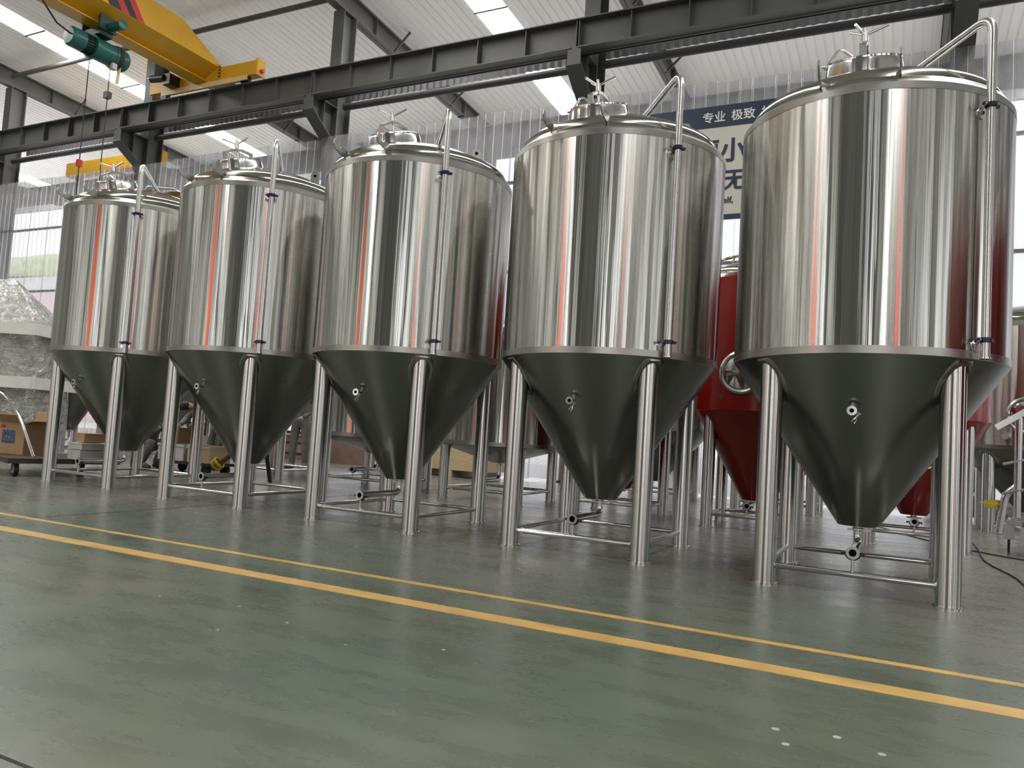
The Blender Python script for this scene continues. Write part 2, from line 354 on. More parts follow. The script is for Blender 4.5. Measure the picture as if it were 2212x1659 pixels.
for i in range(i0, i1):
    x = -10.63 + i*PW
    if i % 15 == 0:
        for key, me in sk.items(): link('skylight_panel', me, ceil, (x, 0, 13.43))
        for yb in YB[1:-1]: link('skylight_seam', seam_me, ceil, (x, yb, roofz(yb)-.03))
        link('skylight_panel', fsky, ceil, (x, 0, 13.43))
    else:
        link('roof_panel', pm_back, ceil, (x, 0, 13.43)); link('roof_panel', pm_front, ceil, (x, 0, 13.43))

# ---- columns, rafters, ties
def ibeam(mb, x, ya, yb, za, zb, d, bw=0.26, tf=0.03, tw=0.03):
    """rafter in the y-z plane, underside depth d[0], d[1] below top z"""
    def plate(x0, x1, t0a, t1a, t0b, t1b):
        mb.add([(x0, ya, t0a), (x1, ya, t0a), (x1, ya, t1a), (x0, ya, t1a), (x0, yb, t0b), (x1, yb, t0b), (x1, yb, t1b), (x0, yb, t1b)],
               [(0,1,2,3), (7,6,5,4), (0,4,5,1), (1,5,6,2), (2,6,7,3), (3,7,4,0)])
    plate(x-bw/2, x+bw/2, za-tf, za, zb-tf, zb); plate(x-bw/2, x+bw/2, za-d[0], za-d[0]+tf, zb-d[1], zb-d[1]+tf)
    plate(x-tw/2, x+tw/2, za-d[0], za, zb-d[1], zb)
def column_parts(root, x):
    mb = MB(); h = roofz(YC)-0.62
    mb.box((0, -0.25, h/2), (0.36, 0.03, h)); mb.box((0, 0.25, h/2), (0.36, 0.03, h)); mb.box((0, 0, h/2), (0.03, 0.5, h))
    mb.build('column_shaft', M['steel_grey'], root, 0)
    # corbel that carries the crane runway
    cb = MB(); zt = 9.17
    cb.prism([(-0.25, 0.0), (-1.15, 0.0), (-1.15, -0.36), (-0.25, -0.95)], (0, 0, zt), (0, 1, 0), (0, 0, 1), 0.03)
    cb.box((0, -0.7, zt-0.012), (0.36, 0.9, 0.024)); cb.bar((0, -1.17, zt-0.37), (0, -0.26, zt-0.97), 0.36, 0.024, (0, 0, 1))
    cb.box((0, -1.15, zt-0.19), (0.30, 0.02, 0.36)); cb.box((0, -0.72, zt-0.30), (0.30, 0.02, 0.56))
    cb.build('corbel', M['steel_grey'], root, 0)
    MB().box((0, 0, 0.02), (0.55, 0.7, 0.04)).build('base_plate', M['steel_grey'], root, 0)
for i, x in enumerate(COLX):
    r_ = empty('steel_column', (x, YC, 0)); column_parts(r_, x)
    tag(r_, 'dark grey steel column with corbel ' + WHERE[i], 'column', 'columns carrying the crane runway')
    rf = empty('roof_rafter', (x, YC, 0))
    mb = MB(); ibeam(mb, 0, -2.4, 8.2, roofz(YC-2.4)-.03, roofz(YC+8.2)-.03, (0.60, 0.48)); mb.build('rafter_beam', M['steel_mid'], rf, 0)
    mb = MB(); ibeam(mb, 0, RIDGE-YC, -2.4, roofz(RIDGE)-.03, roofz(YC-2.4)-.03, (0.50, 0.60)); mb.build('rafter_beam', M['steel_mid'], rf, 0)
    for yy in (-2.0, 2.1, 5.4):
        zz = roofz(YC+yy)
        MB().bar((0.05, yy, zz-.56), (0.62, yy, zz-.02), .05, .05, (0, 1, 0)).build('fly_brace', M['steel_grey'], rf, 0)
    for yy in (1.2, 3.4, 6.2):
        zz = roofz(YC+yy); MB().box((0, yy, zz-.31), (.24, .02, .52)).build('stiffener', M['steel_mid'], rf, 0)
    tag(rf, 'grey tapered roof rafter ' + WHERE[i], 'rafter', 'roof rafters')
for i in range(len(COLX)-1):
    o = MB().cyl((COLX[i]+.19, YC, 9.285), (COLX[i+1]-.19, YC, 9.285), .088, 16).build('tie_tube', M['steel_grey'])
    tag(o, 'dark round tie tube under the crane runway, ' + GAP[i], 'tie tube', 'tie tubes below the runway')
    o = MB().cyl((COLX[i]+.19, YC-.3, 12.19), (COLX[i+1]-.19, YC-.3, 12.19), .075, 14).build('roof_tie', M['steel_mid'])
    tag(o, 'grey tie tube close under the roof, ' + GAP[i], 'tie tube', 'tie tubes under the roof')
# corrugated fascia strip behind the runway
mb = MB(); nst = int((COLX[-1]-COLX[0])/0.1)
P = []
for i in range(nst+1):
    yy = 16.35 + (0.02 if i % 2 else -0.02); xx = COLX[0]+i*0.1; P += [(xx, yy, 9.70), (xx, yy, 10.25)]
mb.add(P, [(2*i, 2*i+2, 2*i+3, 2*i+1) for i in range(nst)]); o = mb.build('fascia_strip', M['fascia'], None, 0)
tag(o, 'grey corrugated fascia strip running behind the crane runway', 'fascia')

# ---- crane runway beam with stiffeners
rb = empty('crane_runway', (0, 14.85, 9.18)); tag(rb, 'long dark grey crane runway beam with web stiffeners', 'beam')
Lx0, Lx1 = XL+.3, XR-.3; LX = Lx1-Lx0; MX = (Lx0+Lx1)/2
mb = MB(); mb.box((MX, 0, .0125), (LX, .34, .025)); mb.box((MX, 0, .625), (LX, .38, .025)); mb.box((MX, 0, .32), (LX, .02, .6)); mb.build('beam_profile', M['steel_grey'], rb, 0)
MB().box((MX, 0, .665), (LX, .07, .055)).build('rail', M['black'], rb, 0)
st_me = MB().box((0, -.085, .318), (.016, .15, .58)).mesh('stiffener', M['steel_grey'], 0)
for k in range(int((Lx0-COLX[0])/1.197)-1, int((Lx1-COLX[0])/1.197)+1):
    x = COLX[0] + 1.197*k
    if x < Lx0 or x > Lx1: continue
    link('stiffener', st_me, rb, (x, 0, 0))
    if k % 6 == 0: link('stiffener', st_me, rb, (x+.06, 0, 0))
MB().box((MX, .13, -.035), (LX, .03, .03)).build('conductor_rail', M['black'], rb, 0)
cl_me = MB().box((0, -.17, -.012), (.6, .12, .03)).mesh('splice_plate', M['steel_grey'], 0)
for x in COLX:
    for s in (-.38, .38):
        if x + s < Lx1-.35: link('splice_plate', cl_me, rb, (x+s, 0, 0))

# ---- partition of clear corrugated plastic sheets
YS, ZS = 15.3, 8.29
wb = empty('wall_back', (0, YS, 0)); struct(wb, 'partition wall of clear corrugated plastic sheets', 'wall')
SW = 0.92; mb = MB(); prof = []
nr = 4; d = (SW+.04)/nr
for i in range(nr): prof += [(i*d, 0), (i*d+d*.84, 0), (i*d+d*.88, -.014), (i*d+d*.95, -.014)]
prof.append((SW+.04, 0)); k = len(prof)
mb.add([(x, y, .06) for x, y in prof] + [(x, y, ZS) for x, y in prof], [(i, i+1, k+i+1, k+i) for i in range(k-1)])
sh_me = mb.mesh('plastic_sheet', M['sheet'], 0); sh_me.materials.append(M['sheet_rib'])
for i_, pl_ in enumerate(sh_me.polygons): pl_.material_index = 1 if i_ % 4 in (1, 3) else 0
x = XL+.2; j = 0
while x < XR-1:
    link('plastic_sheet', sh_me, wb, (x, (.006 if j % 2 else 0), random.uniform(-.03, .03))); x += SW; j += 1
MB().box((-13.6, -.10, .30), (8.0, .16, .60)).build('low_wall', M['lowwall'], wb, 0)
MB().box((-13.6, -.10, .64), (8.0, .22, .08)).build('sill', M['plaster'], wb, 0)
for z in (2.55, 4.6, 6.65):
    MB().box((MX, .10, z), (LX, .06, .06)).build('girt', M['steel_grey'], wb, 0)

# ---- far outer side: open below a galvanised band
fwl = empty('wall_outer', (0, EAVE, 0)); struct(fwl, 'outer wall band of galvanised sheet above the open side', 'wall')
x = XL-16; gp = MB().box((0.6, 0, 11.5), (1.19, .02, 1.25)).mesh('galvanised_panel', M['galv'], 0)
while x < XR+6: link('galvanised_panel', gp, fwl, (x, 0, 0)); x += 1.2
MB().cyl((XL-16, -.06, 11.72), (XR+6, -.06, 11.72), .05, 10).build('girt', M['galv'], fwl)
MB().box((MX-8, 0, 10.86), (LX+24, .1, .1)).build('girt', M['galv'], fwl, 0)
for x in COLX: MB().box((x, 0, 5.9), (.3, .4, 11.8)).build('post', M['steel_mid'], fwl, 0)

# ---- hedge and salmon building seen through the sheets on the left
def lump(name, c, sx, sy, sz, matn, seed, amp=.25, n=28):
    rnd = random.Random(seed); ph = [rnd.uniform(0, 6.28) for _ in range(9)]
    mb = MB(); P = []; Fs = []; rows = n//2
    for i in range(rows+1):
        th = PI*i/rows
        for j in range(n):
            t = 2*PI*j/n
            a_ = 1 + amp*(math.sin(3*t+ph[0])*math.sin(2*th+ph[1])*.5+math.sin(7*t+ph[2]+3*th)*.35+math.sin(5*th+ph[3]+4*t)*.35)
            P.append((c[0]+sx*a_*math.sin(th)*math.cos(t), c[1]+sy*a_*math.sin(th)*math.sin(t), c[2]-sz*a_*math.cos(th)))
    for i in range(rows):
        for j in range(n): j2 = (j+1) % n; Fs.append((i*n+j, i*n+j2, (i+1)*n+j2, (i+1)*n+j))
    mb.add(P, Fs); return mb
b = empty('yard_building', (-58, 36, 0)); tag(b, 'salmon yard building with pale green roof band seen through the plastic sheets', 'building')
MB().box((0, 0, 4.35), (44, 4, 8.7)).build('wall', M['salmon'], b, 0); MB().box((0, .2, 9.4), (44, 3.6, 1.4)).build('parapet', M['white'], b, 0)
lump('roof_band', (0, -.3, 11.0), 22, 2.0, .95, None, 3, .16, 40).build('roof_band', M['leaf'], b, 60)

# ---- side and front walls behind the camera; glowing panes invented for the steel's reflections
wl = MB().box((XL-.1, 3.0, 6.7), (.2, 25, 13.4)).build('wall_left', M['plaster'], None, 0); struct(wl, 'grey side wall at the far left end', 'wall')
wr = empty('wall_right', (XR, 0, 0)); struct(wr, 'grey side wall to the right of the camera', 'wall')
MB().box((.1, 7.5, 1.0), (.2, 34, 2.0)).build('wall_base', M['plaster'], wr, 0); MB().box((.1, 7.5, 9.7), (.2, 34, 7.4)).build('wall_upper', M['plaster'], wr, 0)
for y in (-6, -1, 4, 9, 14, 19):
    for q_ in range(6): MB().box((.08, y-1.33+.533*q_, 4.0), (.05, .40, 3.9)).build('window_pane', M['window' if q_ % 3 else 'window_dim'], wr, 0)  # glowing panes added to bring light from the right
    MB().box((.1, y+2.5, 4), (.2, 1.8, 4)).build('pier', M['plaster'], wr, 0)
wf = empty('wall_front', (0, FRONT_Y, 0)); struct(wf, 'front wall behind the camera with tall windows, doors and piers', 'wall')
MB().box((MX, -.15, 6.7), (LX+.6, .2, 13.4)).build('wall_sheet', M['frontwall'], wf, 0)
def pane(x0, x1, z0, z1, mt, nm='window_pane'): MB().box(((x0+x1)/2, .02, (z0+z1)/2), (x1-x0, .06, z1-z0)).build(nm, M[mt], wf, 0)
def pier(x0, x1, mt='frontwall', dz=8.0): MB().box(((x0+x1)/2, .2, dz/2), (x1-x0, .4, dz)).build('pier', M[mt], wf, 0)
pane(-13.55, -12.15, 0, 6.6, 'orange', 'strip_curtain'); pane(6.95, 7.75, 0, 6.4, 'red_door', 'strip_curtain')  # glow added to both; only their reflections in the steel are known
rnd = random.Random(21)
LV = [1.0, .72, .48, .30, .16]
for i_, l_ in enumerate(LV): M['pane%d' % i_] = emit('daylit_pane_%d' % i_, ((.97, .985, 1.0), (.92, .96, .93), (.93, .94, .86), (.88, .84, .74), (.85, .78, .66))[i_], PANE_E*l_, .15)  # glow levels invented to put stripes into the steel reflections
ZONES = [(-33.2, -20, .34), (-20, -13.65, .48), (-12.1, -9.5, .80), (-9.5, -7, .52), (-7, -5.0, .26), (-5.0, -2.4, .12), (-2.3, -.3, .30), (-.2, 5.0, .84), (5.1, 6.9, .22), (7.85, 12.6, .48)]
for (a_, b_, mean) in ZONES:
    xx = a_
    while xx < b_-.05:
        wd = min(rnd.choice((.25, .4, .6, .9, 1.2)), b_-xx); v = mean*rnd.uniform(.15, 1.9)
        if v > .11:
            k_ = min(range(5), key=lambda q: abs(LV[q]-v)); pane(xx, xx+wd, .4, 7.2 if mean > .15 else 4.5, 'pane%d' % k_)
        xx += wd + rnd.choice((.0, .1, .25, .5) if mean > .3 else (.2, .4, .6))
for x in (-29, -21.7, -14.6, -6.3, -.6, 6.2): pier(x-.2, x+.2)  # dark piers added for more stripes in the steel

# ================================================================ FERMENTERS
def cone_z(r, R, z0, rb_, zb): return zb + (r-rb_)/(R-rb_)*(z0-zb)
def make_tank(name, R, z0, rb_, zb, z1, lx, ly, leg_r, mats, dome_h=0.36, full=True, pad=True, stretch_z=.14, nseg=96, outlet=True):
    T = empty(name)
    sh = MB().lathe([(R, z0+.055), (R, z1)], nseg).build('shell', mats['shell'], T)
    # ground rings at the lower and upper weld, dome, cone
    MB().lathe([(R-.004, z0-.004), (R+.002, z0), (R+.002, z0+.055)], nseg).build('lower_band', mats['band'], T)
    MB().lathe([(R+.002, z1), (R+.002, z1+.052), (R-.012, z1+.072)], nseg).build('upper_band', mats['band'], T)
    prof = [(R-.012, z1+.072), (R-.035, z1+.105), (R-.05, z1+.11), (R-.06, z1+.118)]
    zk = z1+.118; kn = .10
    for i in range(1, 9):
        a_ = i/8*math.radians(62); prof.append((R-.06-kn*(1-math.cos(a_)), zk+kn*math.sin(a_)))
    r0, zz0 = prof[-1]; top = z1+.118+dome_h
    for i in range(1, 11):
        t = i/10; r_ = r0*(1-t)+1e-3; prof.append((r_, zz0+(top-zz0)*(1-(r_/r0)**2)))
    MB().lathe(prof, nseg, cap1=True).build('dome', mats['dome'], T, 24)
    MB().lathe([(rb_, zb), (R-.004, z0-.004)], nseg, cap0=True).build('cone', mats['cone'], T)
    cor = [(-lx/2, -ly/2), (lx/2, -ly/2), (lx/2, ly/2), (-lx/2, ly/2)]
    for (x, y) in cor:
        rr = math.hypot(x, y)
        zt = cone_z(min(R-.006, rr+leg_r*.98), R, z0, rb_, zb)+.015
        lg = link('leg', MB().lathe([(leg_r, .012), (leg_r, zt)], 28, (x, y, 0)).mesh('leg', mats['leg']), T)
        MB().lathe([(leg_r+.014, 0), (leg_r+.014, .012), (leg_r-.002, .014)], 28, (x, y, 0), cap0=True).build('foot_plate', M['polish'], lg)
        if pad:
            P = []; Fs = []; n = 40
            for (ro, dz) in ((leg_r-.002, .004), (leg_r+.006, -.012), (leg_r+.034, -.014), (leg_r+.042, .004)):
                for j in range(n):
                    t = 2*PI*j/n; px, py = x+ro*math.cos(t), y+ro*math.sin(t); q = math.hypot(px, py)
                    if q > R-.012: px *= (R-.012)/q; py *= (R-.012)/q; q = R-.012
                    P.append((px*(1-dz*.0), py, cone_z(q, R, z0, rb_, zb)+dz))
            for i in range(3):
                for j in range(n): j2 = (j+1) % n; Fs.append((i*n+j, i*n+j2, (i+1)*n+j2, (i+1)*n+j))
            mb = MB(); mb.add(P, Fs); mb.build('leg_pad', mats['pad'] if 'pad' in mats else mats['cone'], lg)
    for i in range(4):
        a_, b_ = Vector((*cor[i], stretch_z)), Vector((*cor[(i+1) % 4], stretch_z)); d_ = (b_-a_).normalized()*leg_r*.9
        MB().cyl(a_+d_, b_-d_, .0225, 16).build('stretcher', M['polish'], T)
    if outlet:
        oz = .295; e = -ly/2-.02
        pth = fillet([(0, 0, zb+.01), (0, 0, oz), (0, e, oz)], .10, 9)
        dp = MB().tube(pth, .031, 18, caps=False).build('drain_pipe', M['polish'], T)
        MB().lathe([(.034, 0), (.043, .006), (.043, .022), (.034, .028)], 20, (0, 0, zb-.045)).build('ferrule', M['polish'], dp)
        q = Matrix.Rotation(PI/2, 3, 'X')
        MB().lathe([(.026, 0), (.046, 0), (.046, .016), (.031, .022), (.031, .03)], 24, (0, e-.005, oz), Matrix.Rotation(-PI/2, 3, 'X')).build('outlet_ring', M['polish'], dp)
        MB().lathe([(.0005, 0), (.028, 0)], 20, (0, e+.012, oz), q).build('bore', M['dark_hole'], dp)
        mb = MB().tube([(.048*math.cos(t), e+.022, oz+.048*math.sin(t)) for t in [PI*1.02+PI*.96*i/12 for i in range(13)]], .009, 8)
        for s in (-1, 1): mb.box((s*.058, e+.022, oz-.004), (.03, .014, .012)); mb.ball((s*.07, e+.022, oz-.01), .011, 8)
        mb.build('saddle_clamp', M['blue_rubber'], dp)
        MB().cyl((0, -ly/2, stretch_z+.015), (0, -ly/2, oz-.05), .011, 12).build('pipe_support', M['polish'], dp)
        mb = MB(); mb.box((-.05, 0, zb-.034), (.05, .016, .018)).box((.055, -.01, zb-.03), (.06, .01, .01)).box((.055, .014, zb-.04), (.06, .01, .01)); mb.build('wing_clamp', M['polish'], dp)
    T['_'] = 0; del T['_']
    return T

def sample_valve(T, x, y, z, sc_=1.0):
    """tri-clamp sample port pointing to -y"""
    v = link('sample_valve', MB().cyl((x, y+.06, z), (x, y-.075, z), .017*sc_, 16).mesh('sample_valve', M['polish']), T)
    Rm = Matrix.Rotation(PI/2, 3, 'X')
    MB().lathe([(.015, 0), (.034*sc_, 0), (.036*sc_, -.012), (.022, -.022)], 22, (x, y-.08, z), Rm).build('ferrule', M['polish'], v)
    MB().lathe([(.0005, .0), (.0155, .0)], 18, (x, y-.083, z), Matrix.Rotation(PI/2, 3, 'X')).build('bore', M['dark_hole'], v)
    MB().lathe([(.05, 0), (.054, .006), (.05, .012)], 24, (x, y+.035, z+.02), Matrix.Rotation(PI/2-.6, 3, 'X')).build('weld_pad', M['band'], v)
    mb = MB(); mb.tube([(x+.028, y-.072, z-.022), (x+.047, y-.072, z-.034)], .006, 8); mb.tube([(x+.036, y-.072, z-.01), (x+.06, y-.072, z-.026)], .006, 8)
    mb.tube([(x+.05, y-.072, z-.022), (x+.025, y-.074, z-.052), (x, y-.076, z-.075), (x+.02, y-.076, z-.09), (x+.032, y-.076, z-.066), (x+.03, y-.074, z-.05)], .0045, 8)
    mb.build('wing_nut', M['polish'], v); return v

MATS = dict(pad=M['pad'], shell=M['shell'], band=M['band'], dome=M['dome'], cone=M['cone'], leg=M['leg'])
R5, Z0, RB, ZB, Z1 = 0.9967, 1.69, 0.1495, 0.4395, 3.535
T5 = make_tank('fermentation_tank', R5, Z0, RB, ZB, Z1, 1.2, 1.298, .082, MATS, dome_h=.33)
sample_valve(T5, -.03, -.735, 1.302)
# --- manway on the dome
mx_, my_, mz0, mz1 = 0.0, 0.0, -.10, .13
mw = link('manway', MB().lathe([(.292, mz0), (.288, mz0+.06), (.268, mz1-.03), (.262, mz1-.012), (.25, mz1-.006)], 48, (mx_, my_, 0)).mesh('manway', M['collar'], 40), T5, (-.045, -.44, 3.872)); mw.rotation_euler[0] = math.radians(16)
MB().lathe([(.25, mz1-.012), (.262, mz1-.008), (.262, mz1+.004), (.25, mz1+.010), (.12, mz1+.016), (.001, mz1+.018)], 48, (mx_, my_, 0)).build('manway_lid', M['polish'], mw, 30)
mb = MB(); mb.bar((mx_, my_-.21, mz1+.085), (mx_, my_-.06, mz1+.125), .05, .022); mb.bar((mx_, my_-.06, mz1+.125), (mx_, my_+.06, mz1+.125), .06, .026); mb.bar((mx_, my_+.06, mz1+.125), (mx_, my_+.21, mz1+.085), .05, .022)
mb.box((mx_, my_-.205, mz1+.045), (.05, .018, .09)); mb.box((mx_, my_+.205, mz1+.045), (.05, .018, .09)); mb.build('clamp_bridge', M['band'], mw, 0)
hw = link('handwheel', MB().cyl((mx_, my_, mz1+.03), (mx_, my_, mz1+.245), .013, 14).cyl((mx_, my_, mz1+.145), (mx_, my_, mz1+.21), .026, 16).mesh('handwheel', M['polish']), mw)
for a_ in (100, 220, 340):
    t = math.radians(a_+30); d_ = Vector((math.cos(t), math.sin(t), .34)); c_ = Vector((mx_, my_, mz1+.19))
    MB().cyl(c_+d_*.02, c_+d_*.165, .011, 12).build('spoke', M['polish'], hw)
pth = fillet([(mx_-.275, my_-.02, mz1-.02), (mx_-.25, my_, mz1+.02), (mx_-.175, my_+.03, mz1+.13), (mx_-.06, my_+.05, mz1+.03)], .05, 6)
MB().tube(pth, .011, 12).ball((mx_-.285, my_-.03, mz1-.005), .017, 12).build('lid_lever', M['polish'], mw)
# --- ladder hooks, lifting lugs
for hx in (-.31, .215):
    poly = [(x, y*.64) for x, y in [(.03, -.05), (.05, .05), (-.12, .105), (-.145, .065), (-.18, .07), (-.195, .115), (-.20, .165), (-.232, .17), (-.245, .095), (-.21, .02), (-.10, -.03)]]
    MB().prism(poly, (hx, -.845, 3.665), (0, 1, 0), (0, 0, 1), .012).build('ladder_hook', M['band'], T5, 0)
s_ = Vector((math.cos(.52), math.sin(.52), 0)); d_ = Vector((math.sin(.52), -math.cos(.52), 0)); c_ = Vector((.607, .118, 3.86))
lg = MB().prism([(-.055, -.06), (.055, -.06), (.048, .10), (.025, .135), (-.025, .135), (-.048, .10)], c_, s_, (0, 0, 1), .016).build('lifting_lug', M['band'], T5, 0)
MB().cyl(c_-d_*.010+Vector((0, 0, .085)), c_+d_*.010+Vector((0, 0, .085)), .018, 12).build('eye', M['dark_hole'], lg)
rv = MB().cyl((-.50, .02, 3.80), (-.50, .02, 3.97), .02, 12).lathe([(.03, 0), (.03, .03)], 14, (-.50, .02, 3.90), None, True, True).build('relief_valve', M['polish'], T5)
MB().tube([(-.57, .02, 3.93), (-.55, .02, 3.985), (-.43, .02, 3.985), (-.41, .02, 3.94)], .008, 8).build('valve_lever', M['polish'], rv)
# --- cleaning pipe from the dome down the side
az = math.radians(-90+47); pr = 1.062; px, py = pr*math.cos(az), pr*math.sin(az)
pth = fillet([(-.30, .58, 3.80), (-.28, .55, 3.92), (px, py, 4.085), (px, py, 1.69)], .14, 10)
cp = MB().tube(pth, .0285, 18).build('cleaning_pipe', M['leg'], T5)
MB().lathe([(.0285, 0), (.036, .004), (.036, .012), (.0285, .014)], 20, (px, py, 1.685)).build('ferrule', M['polish'], cp)
for zc_ in (3.44, 1.815):
    d_ = Vector((math.cos(az), math.sin(az), 0)); s_ = Vector((-d_.y, d_.x, 0)); c_ = Vector((px, py, zc_))
    MB().lathe([(.031, -.018), (.040, -.014), (.040, .014), (.031, .018)], 18, c_).box(c_+s_*.048, (.04, .024, .02), m=Matrix((s_, d_, (0, 0, 1))).transposed()).box(c_-s_*.048, (.04, .024, .02), m=Matrix((s_, d_, (0, 0, 1))).transposed()).build('pipe_clamp', M['blue_rubber'], T5)
    MB().cyl(d_*(R5-.01)+Vector((0, 0, zc_-.035)) - s_*.01, c_ - s_*.055, .009, 10).cyl(c_-s_*.055, c_-s_*.068, .014, 10).cyl(d_*(R5-.004)+Vector((0, 0, zc_-.035)), d_*(R5+.008)+Vector((0, 0, zc_-.035)), .045, 20).build('pipe_bracket', M['polish'], T5)

POS = [(-9.363, 7.189, -.011), (-7.006, 7.048, -.013), (-4.716, 6.943, -.010), (-2.470, 6.951, -.007), (-.261, 6.792, -.004)]
LAB = ['farthest and leftmost of the five large stainless conical fermenters in the front row',
       'second from left of the five large stainless conical fermenters in the front row',
       'middle one of the five large stainless conical fermenters in the front row',
       'second from right of the five large stainless conical fermenters, partly covering the sign',
       'nearest and rightmost of the five large stainless conical fermenters in the front row']
GRP = 'large stainless fermenters in the front row'
T5.location = (POS[4][0], POS[4][1], 0); T5.rotation_euler[2] = POS[4][2]; tag(T5, LAB[4], 'fermenter', GRP)
for i in range(4):
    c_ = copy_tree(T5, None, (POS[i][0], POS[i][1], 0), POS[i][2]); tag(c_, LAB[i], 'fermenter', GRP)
for ch in list(T5.children):                    # the nearest tank shows no lug
    if ch.name.startswith('lifting_lug'):
        for g_ in list(ch.children): bpy.data.objects.remove(g_)
        bpy.data.objects.remove(ch)

# ================================================================ SECOND ROW
RED = dict(shell=M['red_paint'], band=M['red_paint'], dome=M['dome'], cone=M['red_paint'], leg=M['leg'])
def side_manway(T, R, z, ang):
    t = math.radians(ang); d_ = Vector((math.cos(t), math.sin(t), 0)); q = d_.to_track_quat('Z', 'Y').to_matrix()
    c0 = d_*(R-.06)+Vector((0, 0, z))
    mwy = link('side_manway', MB().lathe([(.26, 0), (.26, .07), (.235, .085), (.225, .08), (.21, .075)], 36, c0, q).mesh('side_manway', M['band']), T)
    MB().lathe([(.21, .05), (.20, .075), (.10, .105), (.001, .115)], 36, c0, q).build('manway_door', M['polish'], mwy)
    s_ = Vector((-d_.y, d_.x, 0)); c1 = c0+d_*.13
    MB().bar(c1-s_*.24, c1+s_*.24, .03, .02).build('door_bar', M['polish'], mwy); MB().cyl(c1-Vector((0, 0, .09))-s_*.22, c1+Vector((0, 0, .05))-s_*.22, .012, 10).build('door_handle', M['polish'], mwy)
def top_fittings(T, R, z):
    MB().lathe([(.20, z+.02), (.20, z+.17), (.215, z+.175), (.215, z+.2), (.001, z+.22)], 28, (.0, -.15, 0)).build('top_port', M['polish'], T)
    pts = [(R*.72*math.cos(2*PI*i/24), R*.72*math.sin(2*PI*i/24), z+.10) for i in range(24)]
    rr = MB().tube(pts, .018, 10, closed=True)
    for i in range(0, 24, 4): rr.cyl((pts[i][0]*1.12, pts[i][1]*1.12, z-.14), pts[i], .012, 8)
    rr.build('guard_rail', M['polish'], T)
    MB().tube(fillet([(.12, -.15, z+.2), (.12, -.15, z+.33), (.2, -.15, z+.33), (.2, -.15, z+.2)], .03, 5), .012, 8).build('vent_pipe', M['polish'], T)
RD = make_tank('fermentation_tank', .75, 1.43, .14, .345, 3.0, .96, .86, .075, RED, dome_h=.25, stretch_z=.16, nseg=64)
side_manway(RD, .75, 1.88, -96); top_fittings(RD, .75, 3.24); 
for (x, y, z) in ((-.30, -.66, 1.58), (.12, -.40, .92)):
    MB().cyl((x, y+.1, z), (x, y-.03, z), .028, 14).lathe([(.02, 0), (.036, 0), (.036, .012), (.028, .014)], 16, (x, y-.035, z), Matrix.Rotation(-PI/2, 3, 'X')).build('probe_port', M['polish'], RD)
RPOS = [(-3.36, 10.22), (-1.60, 10.17), (.19, 10.20), (2.60, 7.55), (2.85, 5.75)]
RLAB = ['red painted conical fermenter behind the second steel tank from the right', 'red painted conical fermenter seen in the gap between the two nearest steel tanks',
        'red painted conical fermenter behind the right leg of the nearest steel tank', 'red painted conical fermenter right of the frame, level with the nearest steel tank', 'red painted conical fermenter right of the frame, closest to the yellow lines']
for i, (x, y) in enumerate(RPOS):
    c_ = RD if i == 0 else copy_tree(RD)
    c_.location = (x, y, 0); tag(c_, RLAB[i], 'fermenter', 'red fermenters in the second row')
# shallow-cone brewing vessels
SH = make_tank('brewing_vessel', .95, .80, .12, .545, 2.25, 1.2, 1.15, .075, MATS, dome_h=.3, stretch_z=.16, nseg=64, pad=False)
VP = [(-5.27, 10.33), (-7.42, 10.22)]
VL = ['low stainless brewing vessel with shallow cone behind the gap between middle and fourth tank', 'low stainless brewing vessel with shallow cone behind the gap left of the middle tank']
for i, (x, y) in enumerate(VP):
    c_ = SH if i == 0 else copy_tree(SH)
    c_.location = (x, y, 0); tag(c_, VL[i], 'brewing vessel', 'low brewing vessels in the second row')
HV = make_tank('brewing_vessel', .95, 1.28, .12, 1.02, 2.6, 1.2, 1.15, .075, MATS, dome_h=.3, stretch_z=.16, nseg=64, pad=False, outlet=False)
HV.location = (-9.62, 10.36, 0); tag(HV, 'higher stainless brewing vessel in front of the standing worker, behind the second tank', 'brewing vessel')
# tall vessels at the back
TV = make_tank('storage_tank', 1.0, 1.75, .15, .55, 5.15, 1.25, 1.25, .085, MATS, dome_h=.45, nseg=64)
for ang in (200, 20):
    t = math.radians(ang); d_ = Vector((math.cos(t), math.sin(t), 0)); s_ = Vector((-d_.y, d_.x, 0))
    MB().prism([(-.07, -.06), (.07, -.06), (.05, .15), (-.05, .15)], d_*.62+Vector((0, 0, 5.5)), s_, (0, 0, 1), .02).build('lifting_lug', M['band'], TV, 0)
MB().tube(fillet([(-.2, 0, 5.5), (-.3, 0, 5.85), (-1.2, -.1, 5.95), (-1.2, -.1, 2.2)], .12, 8), .03, 12).build('cleaning_pipe', M['leg'], TV)
for i, (x, y, lab) in enumerate([(-13.9, 11.6, 'tall stainless storage tank with lug and cleaning pipe behind the first gap')]):
    c_ = TV if i == 0 else copy_tree(TV)
    c_.location = (x, y, 0); tag(c_, lab, 'storage tank')
HP = make_tank('yeast_hopper', .62, 1.45, .10, .50, 2.2, .8, .8, .06, MATS, dome_h=.2, nseg=48)
HP.location = (-15.25, 10.35, 0); tag(HP, 'small steel hopper with cone between the wrapped stack and the farthest tank', 'hopper')
